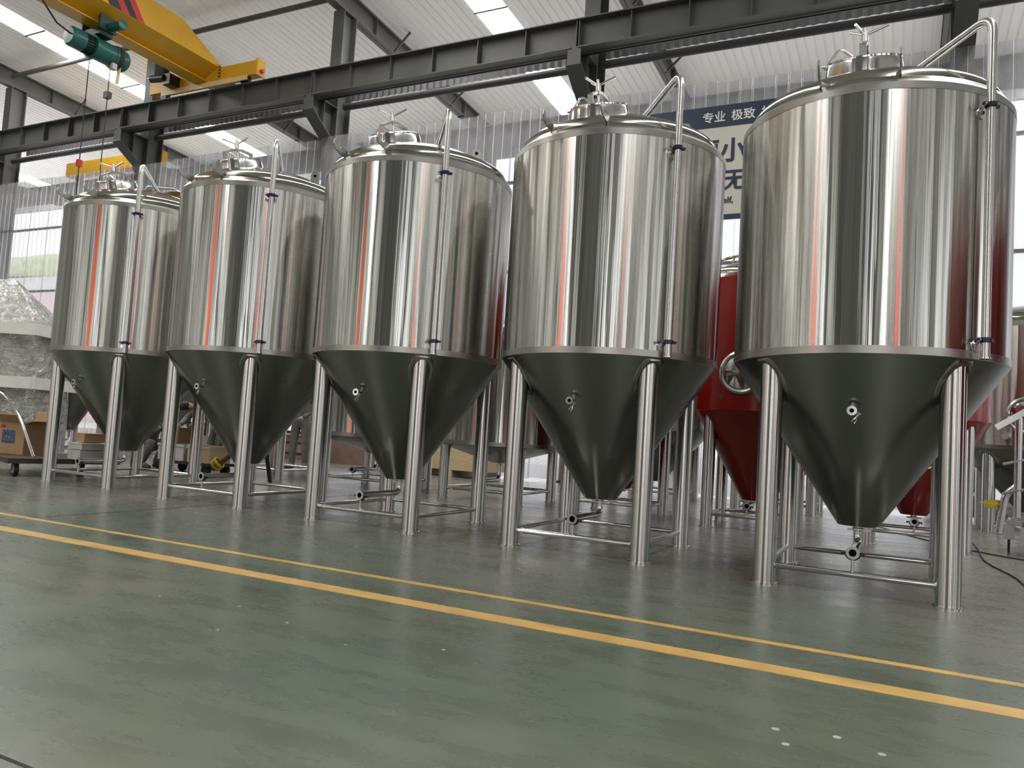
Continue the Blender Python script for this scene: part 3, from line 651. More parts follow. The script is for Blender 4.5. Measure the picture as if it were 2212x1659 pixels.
# third row: steel tank with red reflections at the right, plain legs behind
T3R = make_tank('fermentation_tank', .95, 1.20, .15, .30, 2.95, 1.15, 1.15, .085, MATS, dome_h=.3, nseg=64, outlet=False)
side_manway(T3R, .95, 1.68, -100)
MB().cyl((-.42, -.78, 1.38), (-.42, -.93, 1.38), .045, 16).build('probe_port', M['band'], T3R)
T3R.location = (1.77, 13.78, 0); tag(T3R, 'stainless conical fermenter standing behind the folding stairs at the right edge', 'fermenter')
c_ = copy_tree(T3R, None, (-1.75, 13.6, 0)); tag(c_, 'stainless conical fermenter in the back row, seen under the nearest tank', 'fermenter')
c_ = copy_tree(T3R, None, (-3.9, 13.8, 0)); tag(c_, 'stainless conical fermenter in the back row behind the red ones', 'fermenter')

# ================================================================ OVERHEAD CRANE
gx = -17.50
cr = empty('overhead_crane', (gx, 14.85, 9.88)); tag(cr, 'yellow overhead travelling crane girder with red and black stripes', 'crane')
gz = lambda z: z-9.88
def girder_section(ya, yb, ta, tb):
    mb = MB()
    sec = lambda t: [(-.24, gz(10.10)), (.24, gz(10.10)), (.24, gz(10.125)), (.07, gz(10.16)), (.65, gz(10.45)), (.65, gz(t)), (-.65, gz(t)), (-.65, gz(10.45)), (-.07, gz(10.16)), (-.24, gz(10.125))]
    A, B = sec(ta), sec(tb); n = len(A)
    mb.add([(x, ya, z) for x, z in A] + [(x, yb, z) for x, z in B], [tuple(range(n)), tuple(range(2*n-1, n-1, -1))] + [(i, n+i, n+(i+1) % n, (i+1) % n) for i in range(n)])
    return mb
girder_section(-23.0, -1.40, 11.15, 11.15).build('girder', M['crane'], cr, 0)
girder_section(-1.40, -.06, 11.15, 10.52).build('girder_end', M['crane'], cr, 0)
for i, (y0, y1, mt) in enumerate([(-3.43, -3.10, 'black'), (-3.10, -2.89, 'stripe_red'), (-2.89, -2.68, 'black'), (-2.68, -2.47, 'stripe_red')]):
    mb = MB(); sl = -.50   # slanted painted band on the girder side
    x0, x1 = .650, .654; za, zb = gz(10.455), gz(11.14)
    mb.add([(x0, y0, za), (x0, y1, za), (x0, y1+sl, zb), (x0, y0+sl, zb), (x1, y0, za), (x1, y1, za), (x1, y1+sl, zb), (x1, y0+sl, zb)], [(0,3,2,1), (4,5,6,7), (0,1,5,4), (1,2,6,5), (2,3,7,6), (3,0,4,7)])
    mb.build('stripe', M[mt], cr, 0)
# end carriage on the rail
ec = link('end_carriage', MB().box((0.0, 0, gz(10.24)), (4.1, .26, .38)).mesh('end_carriage', M['crane'], 0), cr)
MB().box((2.06, 0, gz(10.25)), (.05, .30, .44)).build('end_cap', M['crane'], ec, 0)
MB().cyl((2.08, 0, gz(10.16)), (2.17, 0, gz(10.16)), .055, 14).build('buffer', M['stripe_red'], ec)
MB().box((0.1, -.14, gz(10.0)), (3.3, .02, .14)).build('guard_plate', M['crane_pale'], ec, 0)
MB().box((.70, -.14, gz(10.30)), (.03, .06, .42)).build('bolt_flange', M['crane'], ec, 0)
bm_ = MB().cyl((.735, -.16, 0), (.705, -.16, 0), .028, 8).mesh('bolt', M['black'])
for z in (10.16, 10.25, 10.34, 10.43): link('bolt', bm_, ec, (0, 0, gz(z)))
for x in (-1.55, 1.55): MB().cyl((x, -.06, gz(10.02)), (x, .06, gz(10.02)), .15, 20).build('wheel', M['black'], ec)
mo = link('travel_motor', MB().cyl((-1.05, -.45, gz(10.25)), (-1.6, -.45, gz(10.30)), .10, 16).box((-.98, -.3, gz(10.22)), (.28, .34, .3)).mesh('travel_motor', M['black']), ec)
MB().ball((-1.62, -.45, gz(10.30)), .085, 12).build('motor_cap', M['polish'], mo)
# hoist below the girder
hz = 9.52
ho = empty('rope_hoist', (gx+.12, 11.6, hz)); tag(ho, 'dark green electric rope hoist hanging below the yellow girder', 'hoist')
Ry = Matrix.Rotation(-PI/2, 3, 'X')
HS = Matrix.Diagonal((1.27, 1.27, 1.0))
MB().lathe([(.001, -.76), (.15, -.75), (.185, -.70), (.19, -.42)], 28, m=Ry @ HS).build('motor_cover', M['hoist'], ho)
mb = MB().lathe([(.165, -.43), (.165, -.20)], 24, m=Ry @ HS)
for i in range(24):
    t = 2*PI*i/24; mb.box((.228*math.cos(t), -.31, .228*math.sin(t)), (.03, .22, .010), m=Matrix.Rotation(-t, 3, 'Y'))
mb.build('motor_fins', M['hoist_dark'], ho, 0)
MB().lathe([(.16, -.20), (.225, -.19), (.225, -.13), (.205, -.12), (.205, .34), (.22, .35), (.22, .40)], 28, m=Ry @ HS).build('drum_housing', M['hoist'], ho)
MB().lathe([(.215, .40), (.235, .42), (.235, .50), (.215, .52)], 28, m=Ry @ HS).build('cable_winding', M['rubber'], ho)
MB().lathe([(.20, .52), (.205, .66), (.17, .72), (.001, .73)], 28, m=Ry @ HS).build('gear_case', M['hoist'], ho)
tr_ = link('trolley', MB().box((.0, -.02, .36), (.56, .34, .16)).box((.30, -.02, .56), (.05, .42, .34)).box((-.34, -.02, .56), (.05, .42, .34)).mesh('trolley', M['hoist_dark'], 0), ho)
for s in (.27, -.31):
    for yy in (-.15, .12): MB().cyl((s-.04, yy, .66), (s+.04, yy, .66), .075, 16).build('trolley_wheel', M['black'], tr_)
MB().cyl((.36, .04, .50), (.74, .04, .50), .10, 18).lathe([(.12, 0), (.12, .05), (.09, .06)], 18, (.72, .04, .50), Matrix.Rotation(PI/2, 3, 'Y'), cap1=True).build('trolley_motor', M['hoist'], tr_)
MB().box((.14, .34, -.28), (.10, .12, .14)).build('limit_switch', M['grey_box'], ho, 0)
MB().bar((.1, .52, -.22), (.06, .52, -.62), .07, .05, (0, 1, 0)).build('rope_guide', M['crane_pale'], ho, 0)
o = MB().cyl((gx+.06, 11.45, hz-.24), (gx+.06, 11.45, 3.0), .012, 8).build('pendant_cable', M['rubber']); tag(o, 'thin black pendant cable hanging left of the hoist rope', 'cable')
MB().box((gx+.06, 11.45, 6.70), (.10, .10, .16)).build('cable_tag', M['stripe_red'], o, 0)
MB().box((gx+.06, 11.45, 2.85), (.11, .09, .34)).build('pendant_box', M['crane'], o, 0)
o = MB().cyl((gx+.12, 11.95, hz-.24), (gx+.12, 11.95, 3.4), .012, 8).build('hoist_rope', M['black']); tag(o, 'thin dark hoist rope with hook hanging right of the pendant cable', 'rope')
MB().box((gx+.12, 11.95, 8.55), (.15, .12, .16)).build('rope_stop', M['black'], o, 0)
MB().tube([(gx+.12+.07*math.sin(t), 11.95, 3.3+.07*math.cos(t)-.1) for t in [i*PI*1.5/10 for i in range(11)]], .018, 8).build('hook', M['stripe_red'], o)
o = MB().tube([(gx+.2, 10.85, hz+.02), (gx+.3, 10.45, hz+.05), (gx+.4, 9.9, hz+.45), (gx+.45, 9.4, hz+1.1)], .02, 8).build('power_cable', M['rubber']); tag(o, 'black power cable looping from the hoist up to the girder', 'cable')
# second crane in the next bay
r2_ = empty('crane_runway', (0, 17.9, 8.55)); tag(r2_, 'grey crane runway beam of the next bay behind the plastic sheets', 'beam')
mb = MB(); mb.box((MX, 0, .0125), (LX, .30, .025)); mb.box((MX, 0, .60), (LX, .30, .025)); mb.box((MX, 0, .31), (LX, .02, .58)); mb.build('beam_profile', M['steel_mid'], r2_, 0)
MB().box((MX, 0, .635), (LX, .07, .04)).build('rail', M['black'], r2_, 0)
for x in COLX: MB().box((x, -1.0, -.12), (.3, 1.75, .22)).build('bracket', M['steel_grey'], r2_, 0)
e2 = empty('crane_carriage', (-25.6, 17.9, 9.22)); tag(e2, 'yellow crane end beam showing above the plastic sheets at the left', 'crane')
MB().box((.35, 0, .42), (5.0, .3, .5)).build('carriage_beam', M['crane'], e2, 0)
for x in (-1.6, 1.6): MB().cyl((x, -.06, .14), (x, .06, .14), .16, 18).build('wheel', M['black'], e2)

# ================================================================ SIGN
sg = empty('sign_board', (-2.4, 15.2, 5.42)); tag(sg, 'blue and cream sign board with Chinese characters on the plastic wall', 'sign')
SWD, SHT = 5.8, 2.31
MB().box((0, 0, SHT/2), (SWD, .04, SHT)).build('board', M['sign'], sg, 0)
MB().box((0, -.023, SHT-.22), (SWD, .006, .44)).build('top_band', M['navy'], sg, 0)
MB().box((0, -.023, .05), (SWD, .006, .10)).build('bottom_band', M['navy'], sg, 0)
def text(body, x, z, size, mt, name, bold=0.0, sx=1.0):
    cu = bpy.data.curves.new(name, 'FONT'); cu.body = body; cu.size = size; cu.offset = bold; cu.extrude = .002; cu.align_x = 'LEFT'; cu.resolution_u = 3
    ob = bpy.data.objects.new('tmp', cu); COL.objects.link(ob)
    bpy.context.view_layer.update()
    me = bpy.data.meshes.new_from_object(ob.evaluated_get(bpy.context.evaluated_depsgraph_get()))
    bpy.data.objects.remove(ob); me.materials.clear(); me.materials.append(M[mt])
    me.transform(Matrix.Translation((x, -.028, z)) @ Matrix.Rotation(PI/2, 4, 'X') @ Matrix.Diagonal((sx, 1, 1, 1)))
    return me
SX = lambda X: X+2.4     # world x to sign-local
link('lettering', text('专业', SX(-3.675), 1.995, .232, 'white', 'lettering', .003), sg)
link('lettering', text('极致', SX(-3.11), 1.995, .232, 'white', 'lettering', .003), sg)
link('lettering', text('执', SX(-2.535), 1.995, .232, 'white', 'lettering', .003), sg)
link('lettering', text('要小', SX(-3.80), 1.20, .50, 'navy', 'lettering', .012), sg)
link('lettering', text('无', SX(-3.21), .625, .44, 'navy', 'lettering', .011), sg)
link('lettering', text('elf,', SX(-3.20), .325, .175, 'black', 'lettering', .003), sg)

# ================================================================ LEFT SIDE: cart, boxes, wrapped stack
ct = empty('platform_cart', (-11.02, 7.25, 0), math.radians(-17)); tag(ct, 'dark flat platform cart with bent tube handle left of the farthest tank', 'cart')
MB().box((0, 0, .215), (1.36, 1.42, .07)).build('deck', M['deck'], ct, 0)
for (x, y) in ((.52, -.58), (-.52, -.58), (.52, .58), (-.52, .58)):
    wh = link('caster', MB().cyl((x, y-.025, .10), (x, y+.025, .10), .10, 24).mesh('caster', M['rubber']), ct)
    MB().cyl((x, y-.03, .10), (x, y+.03, .10), .06, 16).build('wheel_hub', M['grey_box'], wh)
    MB().box((x, y-.035, .14), (.05, .006, .13)).box((x, y+.035, .14), (.05, .006, .13)).box((x, y, .185), (.10, .10, .012)).build('fork', M['steel_mid'], wh, 0)
def to_cart(p): q = Matrix.Rotation(math.radians(17), 3, 'Z') @ (Vector(p)-Vector((-11.02, 7.25, 0))); return q
MB().tube(fillet([to_cart(p) for p in ((-10.80, 6.85, .25), (-11.17, 6.85, .764), (-11.55, 6.85, 1.08), (-12.1, 6.88, 1.20), (-12.7, 6.92, 1.22))], .20, 8), .02, 12).build('handle', M['polish'], ct)
def carton(name, loc, rz, d, mt, label, flaps=True, grp=None):
    t = empty(name, loc, rz); x, y, z = d
    mb = MB(); th = .008
    for (c_, s_) in (((0, -y/2, z/2), (x, th, z)), ((0, y/2, z/2), (x, th, z)), ((-x/2, 0, z/2), (th, y, z)), ((x/2, 0, z/2), (th, y, z)), ((0, 0, th/2), (x, y, th))): mb.box(c_, s_)
    mb.build('box_body', M[mt], t, 0)
    if flaps:
        for (a_, b_, wv) in (((0, -y/2, z), (0, -y/2-.14, z+.12), x), ((0, y/2, z), (0, y/2+.05, z+.17), x)): MB().bar(a_, b_, wv*.98, .006, (0, 0, 1)).build('flap', M[mt], t, 0)
        for (a_, b_, wv) in (((x/2, 0, z), (x/2+.15, 0, z+.04), y), ((-x/2, 0, z), (-x/2-.16, 0, z-.02), y)): MB().bar(a_, b_, wv*.98, .006, (0, 0, 1)).build('flap', M[mt], t, 0)
    else: MB().box((0, 0, z), (x+.012, y+.012, .012)).build('lid', M[mt], t, 0)
    return tag(t, label, 'box', grp)
cx1 = carton('cardboard_box', (-11.50, 7.19, .25), math.radians(2), (.56, .50, .45), 'card', 'open cardboard box with blue lettering on the cart')
me = text('越强', -.21, .22, .15, 'blue', 'print', .003); me.transform(Matrix.Translation((0, -.232, 0)) ); link('print', me, cx1)
me = text('YUEQIANG', -.22, .155, .062, 'blue', 'print', .001); me.transform(Matrix.Translation((0, -.232, 0))); link('print', me, cx1)
me = text('6 FH', -.26, .37, .06, 'stripe_red', 'print', .001); me.transform(Matrix.Translation((0, -.232, 0))); link('print', me, cx1)
carton('flat_box', (-10.28, 7.28, .25), math.radians(-14), (.44, .34, .13), 'grey_box', 'lower white flat box at the right end of the cart', False, 'flat boxes on the cart')
carton('flat_box', (-10.30, 7.30, .395), math.radians(-12), (.44, .34, .08), 'grey_box', 'upper white flat box under the small carton on the cart', False, 'flat boxes on the cart')
carton('cardboard_box', (-10.42, 7.42, .49), math.radians(-15), (.36, .30, .12), 'card', 'small shallow cardboard box on top of the white flat boxes', False)

# wrapped stack
ws = empty('wrapped_stack', (-14.35, 8.55, 0), math.radians(28)); tag(ws, 'tall stack wrapped in crinkled clear plastic film with white foam strips', 'wrapped goods')
def film_body():
    P = []; Fs = []; n = 48; rows = 40; rnd = random.Random(5); ph = [rnd.uniform(0, 6.28) for _ in range(8)]
    for i in range(rows+1):
        t = i/rows; z = .05+t*3.15
        k = 1.0 if z < 2.35 else max(.06, 1-(z-2.35)/.92)
        for j in range(n):
            a_ = 2*PI*j/n; ca, sa = math.cos(a_), math.sin(a_)
            q = (abs(ca)**5+abs(sa)**5)**(-1/5)
            wv = 1+.025*math.sin(9*a_+ph[0]+5*z)+.02*math.sin(23*a_+ph[1]-9*z)+.018*math.sin(14*z+ph[2]+3*a_)+rnd.uniform(-.012, .012)
            P.append((q*ca*.78*wv*(.45+.55*k if z > 2.35 else 1) * (1 if z < 2.35 else k**.35) + (-.25*(1-k)), q*sa*.72*wv*(k if z > 2.35 else 1), z))
    for i in range(rows):
        for j in range(n): j2 = (j+1) % n; Fs.append((i*n+j, i*n+j2, (i+1)*n+j2, (i+1)*n+j))
    Fs.append(tuple(rows*n+j for j in range(n)))
    mb = MB(); mb.add(P, Fs); return mb
film_body().build('plastic_wrap', M['film'], ws, 50)
for z in (1.02, 1.22, 2.05): pass
for z in (1.34, 2.26):
    for (c_, s_) in (((0, -.79, z), (1.66, .07, .20)), ((.83, 0, z), (.07, 1.6, .20)), ((-.83, 0, z), (.07, 1.6, .20))): MB().box(c_, s_).build('foam_strip', M['foam'], ws, 0)
MB().box((0, 0, .05), (1.5, 1.4, .1)).build('pallet', M['wood'], ws, 0)

# step stool, maroon rack
lad = empty('step_ladder', (-16.7, 10.6, 0), .2); tag(lad, 'dark metal step ladder between the wrapped stack and the farthest tank', 'ladder')
for s in (-.25, .25): MB().tube(fillet([(s, -.45, 0), (s, -.40, .85), (s, .1, 1.35), (s, .5, 1.4), (s, .5, 0)], .12, 6), .02, 10).build('rail', M['steel_grey'], lad)
for k in range(5): MB().box((0, -.45+.2*k, .22+.26*k), (.5, .2, .025)).build('tread', M['steel_mid'], lad, 0)
rk = empty('maroon_rack', (-16.2, 13.4, 0)); tag(rk, 'maroon tubular rack standing behind the farthest tank', 'rack')
for k in range(6): MB().box((-1.5+.6*k, 0, .75), (.06, .06, 1.5)).build('upright', M['maroon'], rk, 0)
for z in (.25, .75, 1.05, 1.45): MB().box((0, 0, z), (3.2, .05, .06)).build('crossbar', M['maroon'], rk, 0)
rk2 = empty('maroon_rack', (-13.0, 14.2, 0)); tag(rk2, 'low maroon bench frame behind the standing worker', 'rack')
for x in (-1.2, 0, 1.2): MB().box((x, 0, .35), (.06, .06, .7)).build('upright', M['maroon'], rk2, 0)
for z in (.2, .45, .7): MB().box((0, 0, z), (2.6, .05, .06)).build('crossbar', M['maroon'], rk2, 0)

# tool dolly with grey bins
dl = empty('tool_dolly', (-10.52, 9.40, 0), .0); tag(dl, 'black low dolly under the grey bin in the first gap', 'cart')
MB().box((0, 0, .175), (1.3, .50, .05)).build('deck', M['black'], dl, 0)
for (x, y) in ((-.5, -.2), (.5, -.2), (-.5, .2), (.5, .2)): MB().cyl((x, y-.03, .085), (x, y+.03, .085), .085, 16).box((x, y, .16), (.09, .08, .05)).build('caster', M['rubber'], dl)
def bin_(loc, d, mt, label, rz=.0):
    t = empty('storage_bin', loc, rz); x, y, z = d; mb = MB(); th = .02
    for (c_, s_) in (((0, -y/2, z/2), (x, th, z)), ((0, y/2, z/2), (x, th, z)), ((-x/2, 0, z/2), (th, y, z)), ((x/2, 0, z/2), (th, y, z)), ((0, 0, .01), (x, y, th))): mb.box(c_, s_)
    mb.build('bin_body', M[mt], t, 0)
    for q_ in (-1, 1): MB().box((0, q_*(y/2+.012), z-.02), (x+.03, .02, .04)).build('rim', M[mt], t, 0)
    return tag(t, label, 'bin')
bin_((-10.85, 9.40, .20), (.60, .42, .27), 'grey_box', 'grey plastic bin on the black dolly')
bin_((-10.20, 9.40, .20), (.5, .42, .27), 'wood', 'tan patterned bin on the right end of the black dolly')
carton('cardboard_box', (-10.95, 9.40, .475), .05, (.28, .26, .26), 'card_dark', 'small brown carton standing on the grey bin', False)
tb = empty('plastic_tub', (-10.42, 9.40, .47)); tag(tb, 'small pale plastic tub standing on the bins of the black dolly', 'tub')
MB().box((0, 0, .005), (.30, .24, .01)).build('tray', M['grey_box'], tb, 0); MB().lathe([(.07, .01), (.085, .13), (.09, .14)], 20, cap0=True).build('tub_body', M['white'], tb); MB().lathe([(.09, .14), (.092, .16), (.001, .165)], 20).build('lid', M['crane_pale'], tb)
# drain hose with yellow coupling on the second tank
hs = empty('transfer_hose', (-8.80, 8.40, 0)); tag(hs, 'dark transfer hose with yellow ring coupling under the second tank', 'hose')
MB().cyl((.35, .1, .62), (-.05, -.02, .30), .035, 12).build('hose_end', M['card_dark'], hs)
for s in (0, .055): MB().lathe([(.075, 0), (.095, .005), (.095, .035), (.075, .04)], 20, (-.06-s*.7, -.02-s*.3, .31-s*.7), Vector((-.7, -.2, -.6)).to_track_quat('Z', 'Y').to_matrix()).build('coupling_ring', M['tape'], hs)
MB().tube(fillet([(.35, .1, .62), (.46, .15, .70), (.56, .25, .50), (.62, .32, .03)], .10, 6), .03, 10).build('hose_tail', M['rubber'], hs)
# plywood crate
pc = empty('plywood_crate', (-8.35, 14.55, 0), -.05); tag(pc, 'pale plywood crate standing under the low vessels at the back wall', 'crate')
for (c_, s_) in (((0, -.42, .62), (1.7, .02, .94)), ((0, .42, .62), (1.7, .02, .94)), ((-.85, 0, .62), (.02, .84, .94)), ((.85, 0, .62), (.02, .84, .94)), ((0, 0, 1.09), (1.74, .88, .02))): MB().box(c_, s_).build('panel', M['wood'], pc, 0)
for x in (-.7, 0, .7): MB().box((x, 0, .075), (.1, .84, .15)).build('skid', M['wood'], pc, 0)
pile = empty('scrap_fittings', (-12.2, 14.3, 0)); tag(pile, 'small heap of black and white fittings on the floor by the low wall', 'scrap')
for i in range(7): MB().cyl((-.3+.09*i, .05*(i % 3), .05+.02*(i % 2)), (-.2+.1*i, .12-.05*(i % 2), .14), .04, 10).build('fitting', M['black' if i % 2 else 'white'], pile)

# ================================================================ RIGHT SIDE
fs = empty('folding_stairs', (1.30, 10.6, 0), -.10); tag(fs, 'stainless steel stairs frame with adjustable feet at the right edge', 'stairs')
for (x, y) in ((-.13, -.08), (.02, -.40), (.6, -.08), (.6, -.40)):
    ft = link('foot_block', MB().box((x, y, .23), (.10, .10, .17)).mesh('foot_block', M['band'], 0), fs); MB().cyl((x, y, 0), (x, y, .15), .014, 10).build('foot_screw', M['black'], ft)
MB().bar((-.13, -.08, .36), (.7, .1, .42), .10, .06).build('base_rail', M['satin'], fs, 0); MB().bar((.02, -.40, .34), (.7, -.40, .40), .10, .06).build('base_rail', M['satin'], fs, 0)
MB().bar((-.13, -.08, .34), (.02, -.40, .34), .08, .05).build('base_rail', M['satin'], fs, 0)
MB().cyl((-.05, .35, .35), (-.05, .35, 1.55), .038, 16).build('post', M['leg'], fs); MB().bar((-.28, .30, 1.42), (.7, .4, 2.1), .07, .07).build('stringer', M['satin'], fs, 0)
for z in (.70, 1.05): MB().cyl((-.2, .26, z-.06), (.35, .5, z+.10), .016, 10).build('rung', M['polish'], fs)
bp_ = empty('bent_pipe', (1.33, 13.0, 0)); tag(bp_, 'bent steel pipe taped upright to the leg of the rear fermenter', 'pipe')
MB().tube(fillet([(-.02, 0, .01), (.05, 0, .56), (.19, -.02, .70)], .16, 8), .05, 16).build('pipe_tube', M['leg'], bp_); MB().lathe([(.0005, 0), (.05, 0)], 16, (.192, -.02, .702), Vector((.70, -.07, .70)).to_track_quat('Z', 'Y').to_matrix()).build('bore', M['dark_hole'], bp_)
o = MB().tube([(1.20+.17*math.cos(t)+.05, 13.08+.12*math.sin(t), .42) for t in [2*PI*i/20 for i in range(20)]], .006, 6, closed=True).build('yellow_tape', M['tape']); tag(o, 'yellow tape wound around the pipe and the tank leg', 'tape')
MB().lathe([(.1, .36), (.1, .47)], 20, (1.24, 13.1, 0)).build('tape_band', M['tape'], o)
for i, (x, y, z, s) in enumerate([(.85, 15.0, .25, .25), (1.15, 15.02, .75, .25), (1.62, 14.98, .16, .2)]):
    o = lump('film_bundle', (0, 0, 0), s*1.5, s*.55, s*.9, None, 40+i, .3).build('film_bundle', M['film'], None, 60); o.location = (x, y, max(z, s*1.0)); tag(o, ('crumpled bundle of white plastic film on the floor behind the rear fermenter leg', 'upper bundle of white plastic film against the plastic wall at the right', 'small round bundle of plastic film beside the bent pipe')[i], 'plastic film', 'bundles of plastic film')
def cable(pts, name, lab):
    P = [Vector((x, y, .008)) for x, y in pts]; out_ = []
    for i in range(len(P)-1):
        p0, p1, p2, p3 = P[max(i-1, 0)], P[i], P[i+1], P[min(i+2, len(P)-1)]
        for k in range(8):
            t = k/8; out_.append(.5*((2*p1)+(p2-p0)*t+(2*p0-5*p1+4*p2-p3)*t*t+(3*p1-p0-3*p2+p3)*t**3))
    out_.append(P[-1]); o = MB().tube(out_, .007, 6).build(name, M['rubber']); tag(o, lab, 'cable')
cable([(-.35, 12.6), (.2, 11.2), (.75, 10.2), (1.4, 9.6), (2.2, 9.1)], 'floor_cable', 'thin dark cable lying across the floor toward the right edge')
cable([(.95, 13.6), (.86, 12.0), (.85, 10.5), (.82, 9.2), (.95, 8.2), (1.0, 7.4), (1.3, 6.4)], 'floor_cable', 'dark cable running along the floor past the nearest tank leg')

# ================================================================ PEOPLE
def person(name, loc, rz, J, lab, band=True):
    """J: joints in local metres; one continuous skinned body, clothes and hair as children"""
    root = empty(name, loc, rz)
    order = ['pelvis', 'chest', 'neck', 'head', 'lsh', 'lel', 'lwr', 'rsh', 'rel', 'rwr', 'lhip', 'lkn', 'lan', 'ltoe', 'rhip', 'rkn', 'ran', 'rtoe']
    rad = dict(pelvis=.145, chest=.155, neck=.062, head=.05, lsh=.082, lel=.056, lwr=.042, rsh=.082, rel=.056, rwr=.042, lhip=.112, lkn=.082, lan=.066, ltoe=.045, rhip=.112, rkn=.082, ran=.066, rtoe=.045)
    ed = [('pelvis', 'chest'), ('chest', 'neck'), ('neck', 'head'), ('chest', 'lsh'), ('lsh', 'lel'), ('lel', 'lwr'), ('chest', 'rsh'), ('rsh', 'rel'), ('rel', 'rwr'), ('pelvis', 'lhip'), ('lhip', 'lkn'), ('lkn', 'lan'), ('lan', 'ltoe'), ('pelvis', 'rhip'), ('rhip', 'rkn'), ('rkn', 'ran'), ('ran', 'rtoe')]
    me = bpy.data.meshes.new('body'); me.from_pydata([J[k] for k in order], [(order.index(a_), order.index(b_)) for a_, b_ in ed], [])
    ob = bpy.data.objects.new('body_tmp', me); COL.objects.link(ob)
    sm = ob.modifiers.new('skin', 'SKIN'); sm.use_smooth_shade = True
    for i, k in enumerate(order):
        me.skin_vertices[0].data[i].radius = (rad[k], rad[k]); me.skin_vertices[0].data[i].use_root = (k == 'pelvis')
    ss = ob.modifiers.new('sub', 'SUBSURF'); ss.levels = 2; ss.render_levels = 2
    bpy.context.view_layer.update()
    m2_ = bpy.data.meshes.new_from_object(ob.evaluated_get(bpy.context.evaluated_depsgraph_get())); bpy.data.objects.remove(ob)
    m2_.materials.clear(); m2_.materials.append(M['cover']); m2_.name = 'body'
    m2_.polygons.foreach_set('use_smooth', [True]*len(m2_.polygons))
    link('body', m2_, root)
    hd = Vector(J['head']); nk = Vector(J['neck']); upv = (hd-nk).normalized(); fwd = Vector(J['face']).normalized(); fwd = (fwd-fwd.dot(upv)*upv).normalized(); sd = fwd.cross(upv)
    m = Matrix((sd, fwd, upv)).transposed(); cen = hd+upv*.09
    mb = MB(); prof = [(.001, -.125), (.045, -.115), (.062, -.08), (.074, -.03), (.080, .02), (.078, .06), (.06, .10), (.03, .12), (.001, .125)]
    mb.lathe(prof, 20, cen, m @ Matrix.Diagonal((.92, 1.15, 1)))
    mb.ball(cen+fwd*.095-upv*.012, .017, 8); 
    for s in (-1, 1): mb.ball(cen+sd*s*.075-upv*.005, .02, 8)
    h_ = mb.build('head', M['skin'], root, 60)
    for s in (-1, 1): MB().ball(cen+fwd*.083+sd*s*.03+upv*.01, .009, 8).build('eye', M['black'], h_)
    MB().tube([cen+fwd*.083-upv*.055-sd*.022, cen+fwd*.088-upv*.057, cen+fwd*.083-upv*.055+sd*.022], .005, 6).build('mouth', M['stripe_red'], h_)
    MB().lathe([(.085, .0), (.087, .05), (.07, .105), (.035, .132), (.001, .137)], 18, cen-fwd*.012, m @ Matrix.Diagonal((.95, 1.12, 1))).build('hair', M['hair'], h_)
    for s in ('l', 'r'):
        wr_, el_ = Vector(J[s+'wr']), Vector(J[s+'el']); d_ = (wr_-el_).normalized(); o_ = d_.orthogonal().normalized(); b_ = d_.cross(o_)
        mb = MB(); mb.ball(wr_+d_*.05, .042, 10, 1, 1, 1)
        for f_ in range(4):
            b0 = wr_+d_*.07+b_*(-.03+.02*f_); L_ = (.065, .075, .07, .055)[f_]
            mb.tube([b0, b0+d_*L_*.5+o_*.006, b0+d_*L_*.85+o_*.028], [.0105, .0095, .0075], 8)
        mb.tube([wr_+d_*.035-b_*.03, wr_+d_*.07-b_*.055, wr_+d_*.095-b_*.055+o_*.02], [.012, .0105, .008], 8)
        mb.build('hand', M['glove'], root, 60)
        a_, t_ = Vector(J[s+'an']), Vector(J[s+'toe']); d_ = (t_-a_); d_.z = 0; d_.normalize()
        c_ = a_+d_*.075; MB().ball((c_.x, c_.y, .05), .07, 14, 1, 1, .72).ball((c_.x+d_.x*.10, c_.y+d_.y*.10, .042), .06, 14, 1, 1, .66).ball((c_.x-d_.x*.07, c_.y-d_.y*.07, .05), .055, 12, 1, 1, .8).build('shoe', M['black'], root)
    return tag(root, lab, 'person')
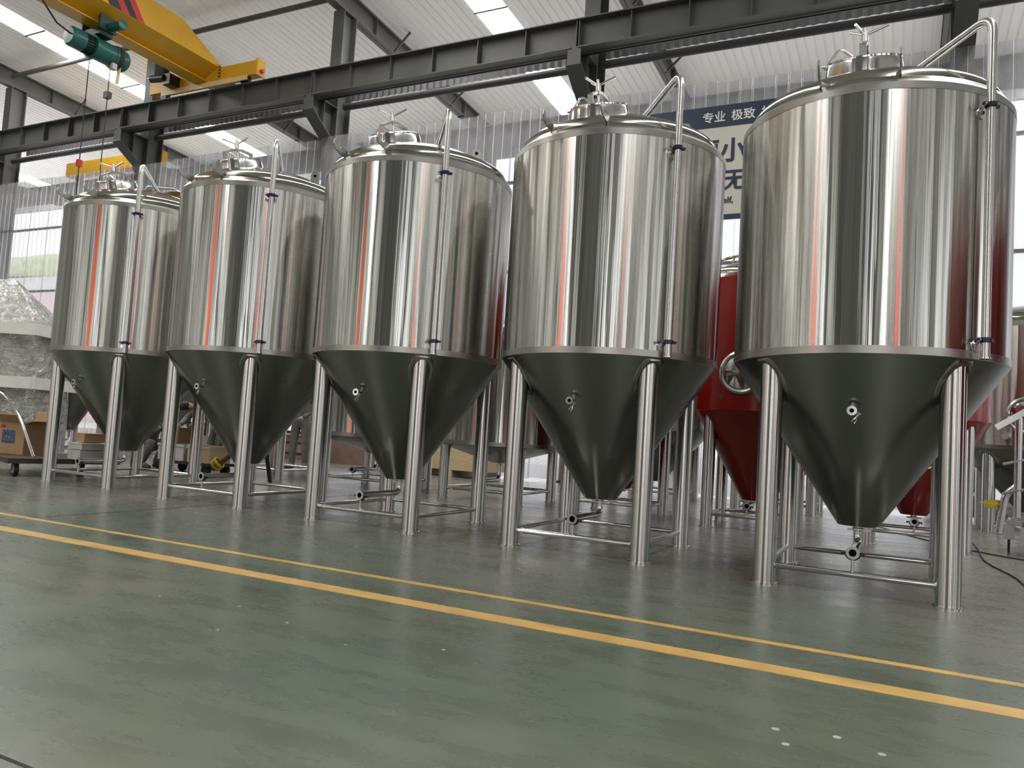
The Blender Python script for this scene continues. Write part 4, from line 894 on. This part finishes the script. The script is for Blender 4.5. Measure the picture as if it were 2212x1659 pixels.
stand = dict(pelvis=(0, 0, .97), chest=(0, .03, 1.32), neck=(0, .02, 1.52), head=(0, .03, 1.60), lsh=(-.19, .02, 1.43), lel=(-.25, .10, 1.17), lwr=(-.14, .30, 1.05), rsh=(.19, .02, 1.43), rel=(.26, .06, 1.16), rwr=(.19, .27, 1.02), lhip=(-.10, 0, .92), lkn=(-.12, .02, .50), lan=(-.13, -.02, .09), ltoe=(-.15, .13, .05), rhip=(.10, 0, .92), rkn=(.12, .03, .50), ran=(.14, -.01, .09), rtoe=(.17, .14, .05), face=(0, 1, -.4))
person('person', (-10.80, 12.25, 0), math.radians(200), stand, 'standing worker in grey coveralls seen between second and middle tank')
crouch = dict(pelvis=(0, -.12, .34), chest=(0, .10, .66), neck=(0, .22, .83), head=(0, .27, .89), lsh=(-.19, .14, .74), lel=(-.26, .36, .58), lwr=(-.14, .50, .72), rsh=(.19, .14, .74), rel=(.27, .34, .62), rwr=(.16, .50, .73), lhip=(-.11, -.08, .33), lkn=(-.18, .34, .50), lan=(-.16, .10, .09), ltoe=(-.18, .25, .05), rhip=(.11, -.08, .33), rkn=(.18, .34, .48), ran=(.17, .12, .09), rtoe=(.19, .27, .05), face=(0, 1, -.7))
pp = person('person', (-11.70, 9.36, 0), math.radians(-85), crouch, 'crouching worker in grey coveralls with lime band beside the grey bin')
MB().lathe([(.182, -.02), (.182, .02)], 24, (0, .0, .50), Matrix.Rotation(-.55, 3, 'X')).build('reflective_band', M['hivis'], pp)
bend = dict(pelvis=(0, -.1, .92), chest=(0, .28, 1.06), neck=(0, .46, 1.10), head=(0, .53, 1.10), lsh=(-.19, .34, 1.10), lel=(-.24, .48, .86), lwr=(-.10, .62, .74), rsh=(.19, .34, 1.10), rel=(.25, .50, .88), rwr=(.12, .66, .78), lhip=(-.10, -.1, .88), lkn=(-.13, .05, .48), lan=(-.14, -.08, .09), ltoe=(-.16, .07, .05), rhip=(.10, -.1, .88), rkn=(.13, .05, .48), ran=(.15, -.08, .09), rtoe=(.18, .07, .05), face=(0, .3, -1))
person('person', (-11.05, 10.35, 0), math.radians(165), bend, 'worker in grey coveralls bending over the bins in the first gap')
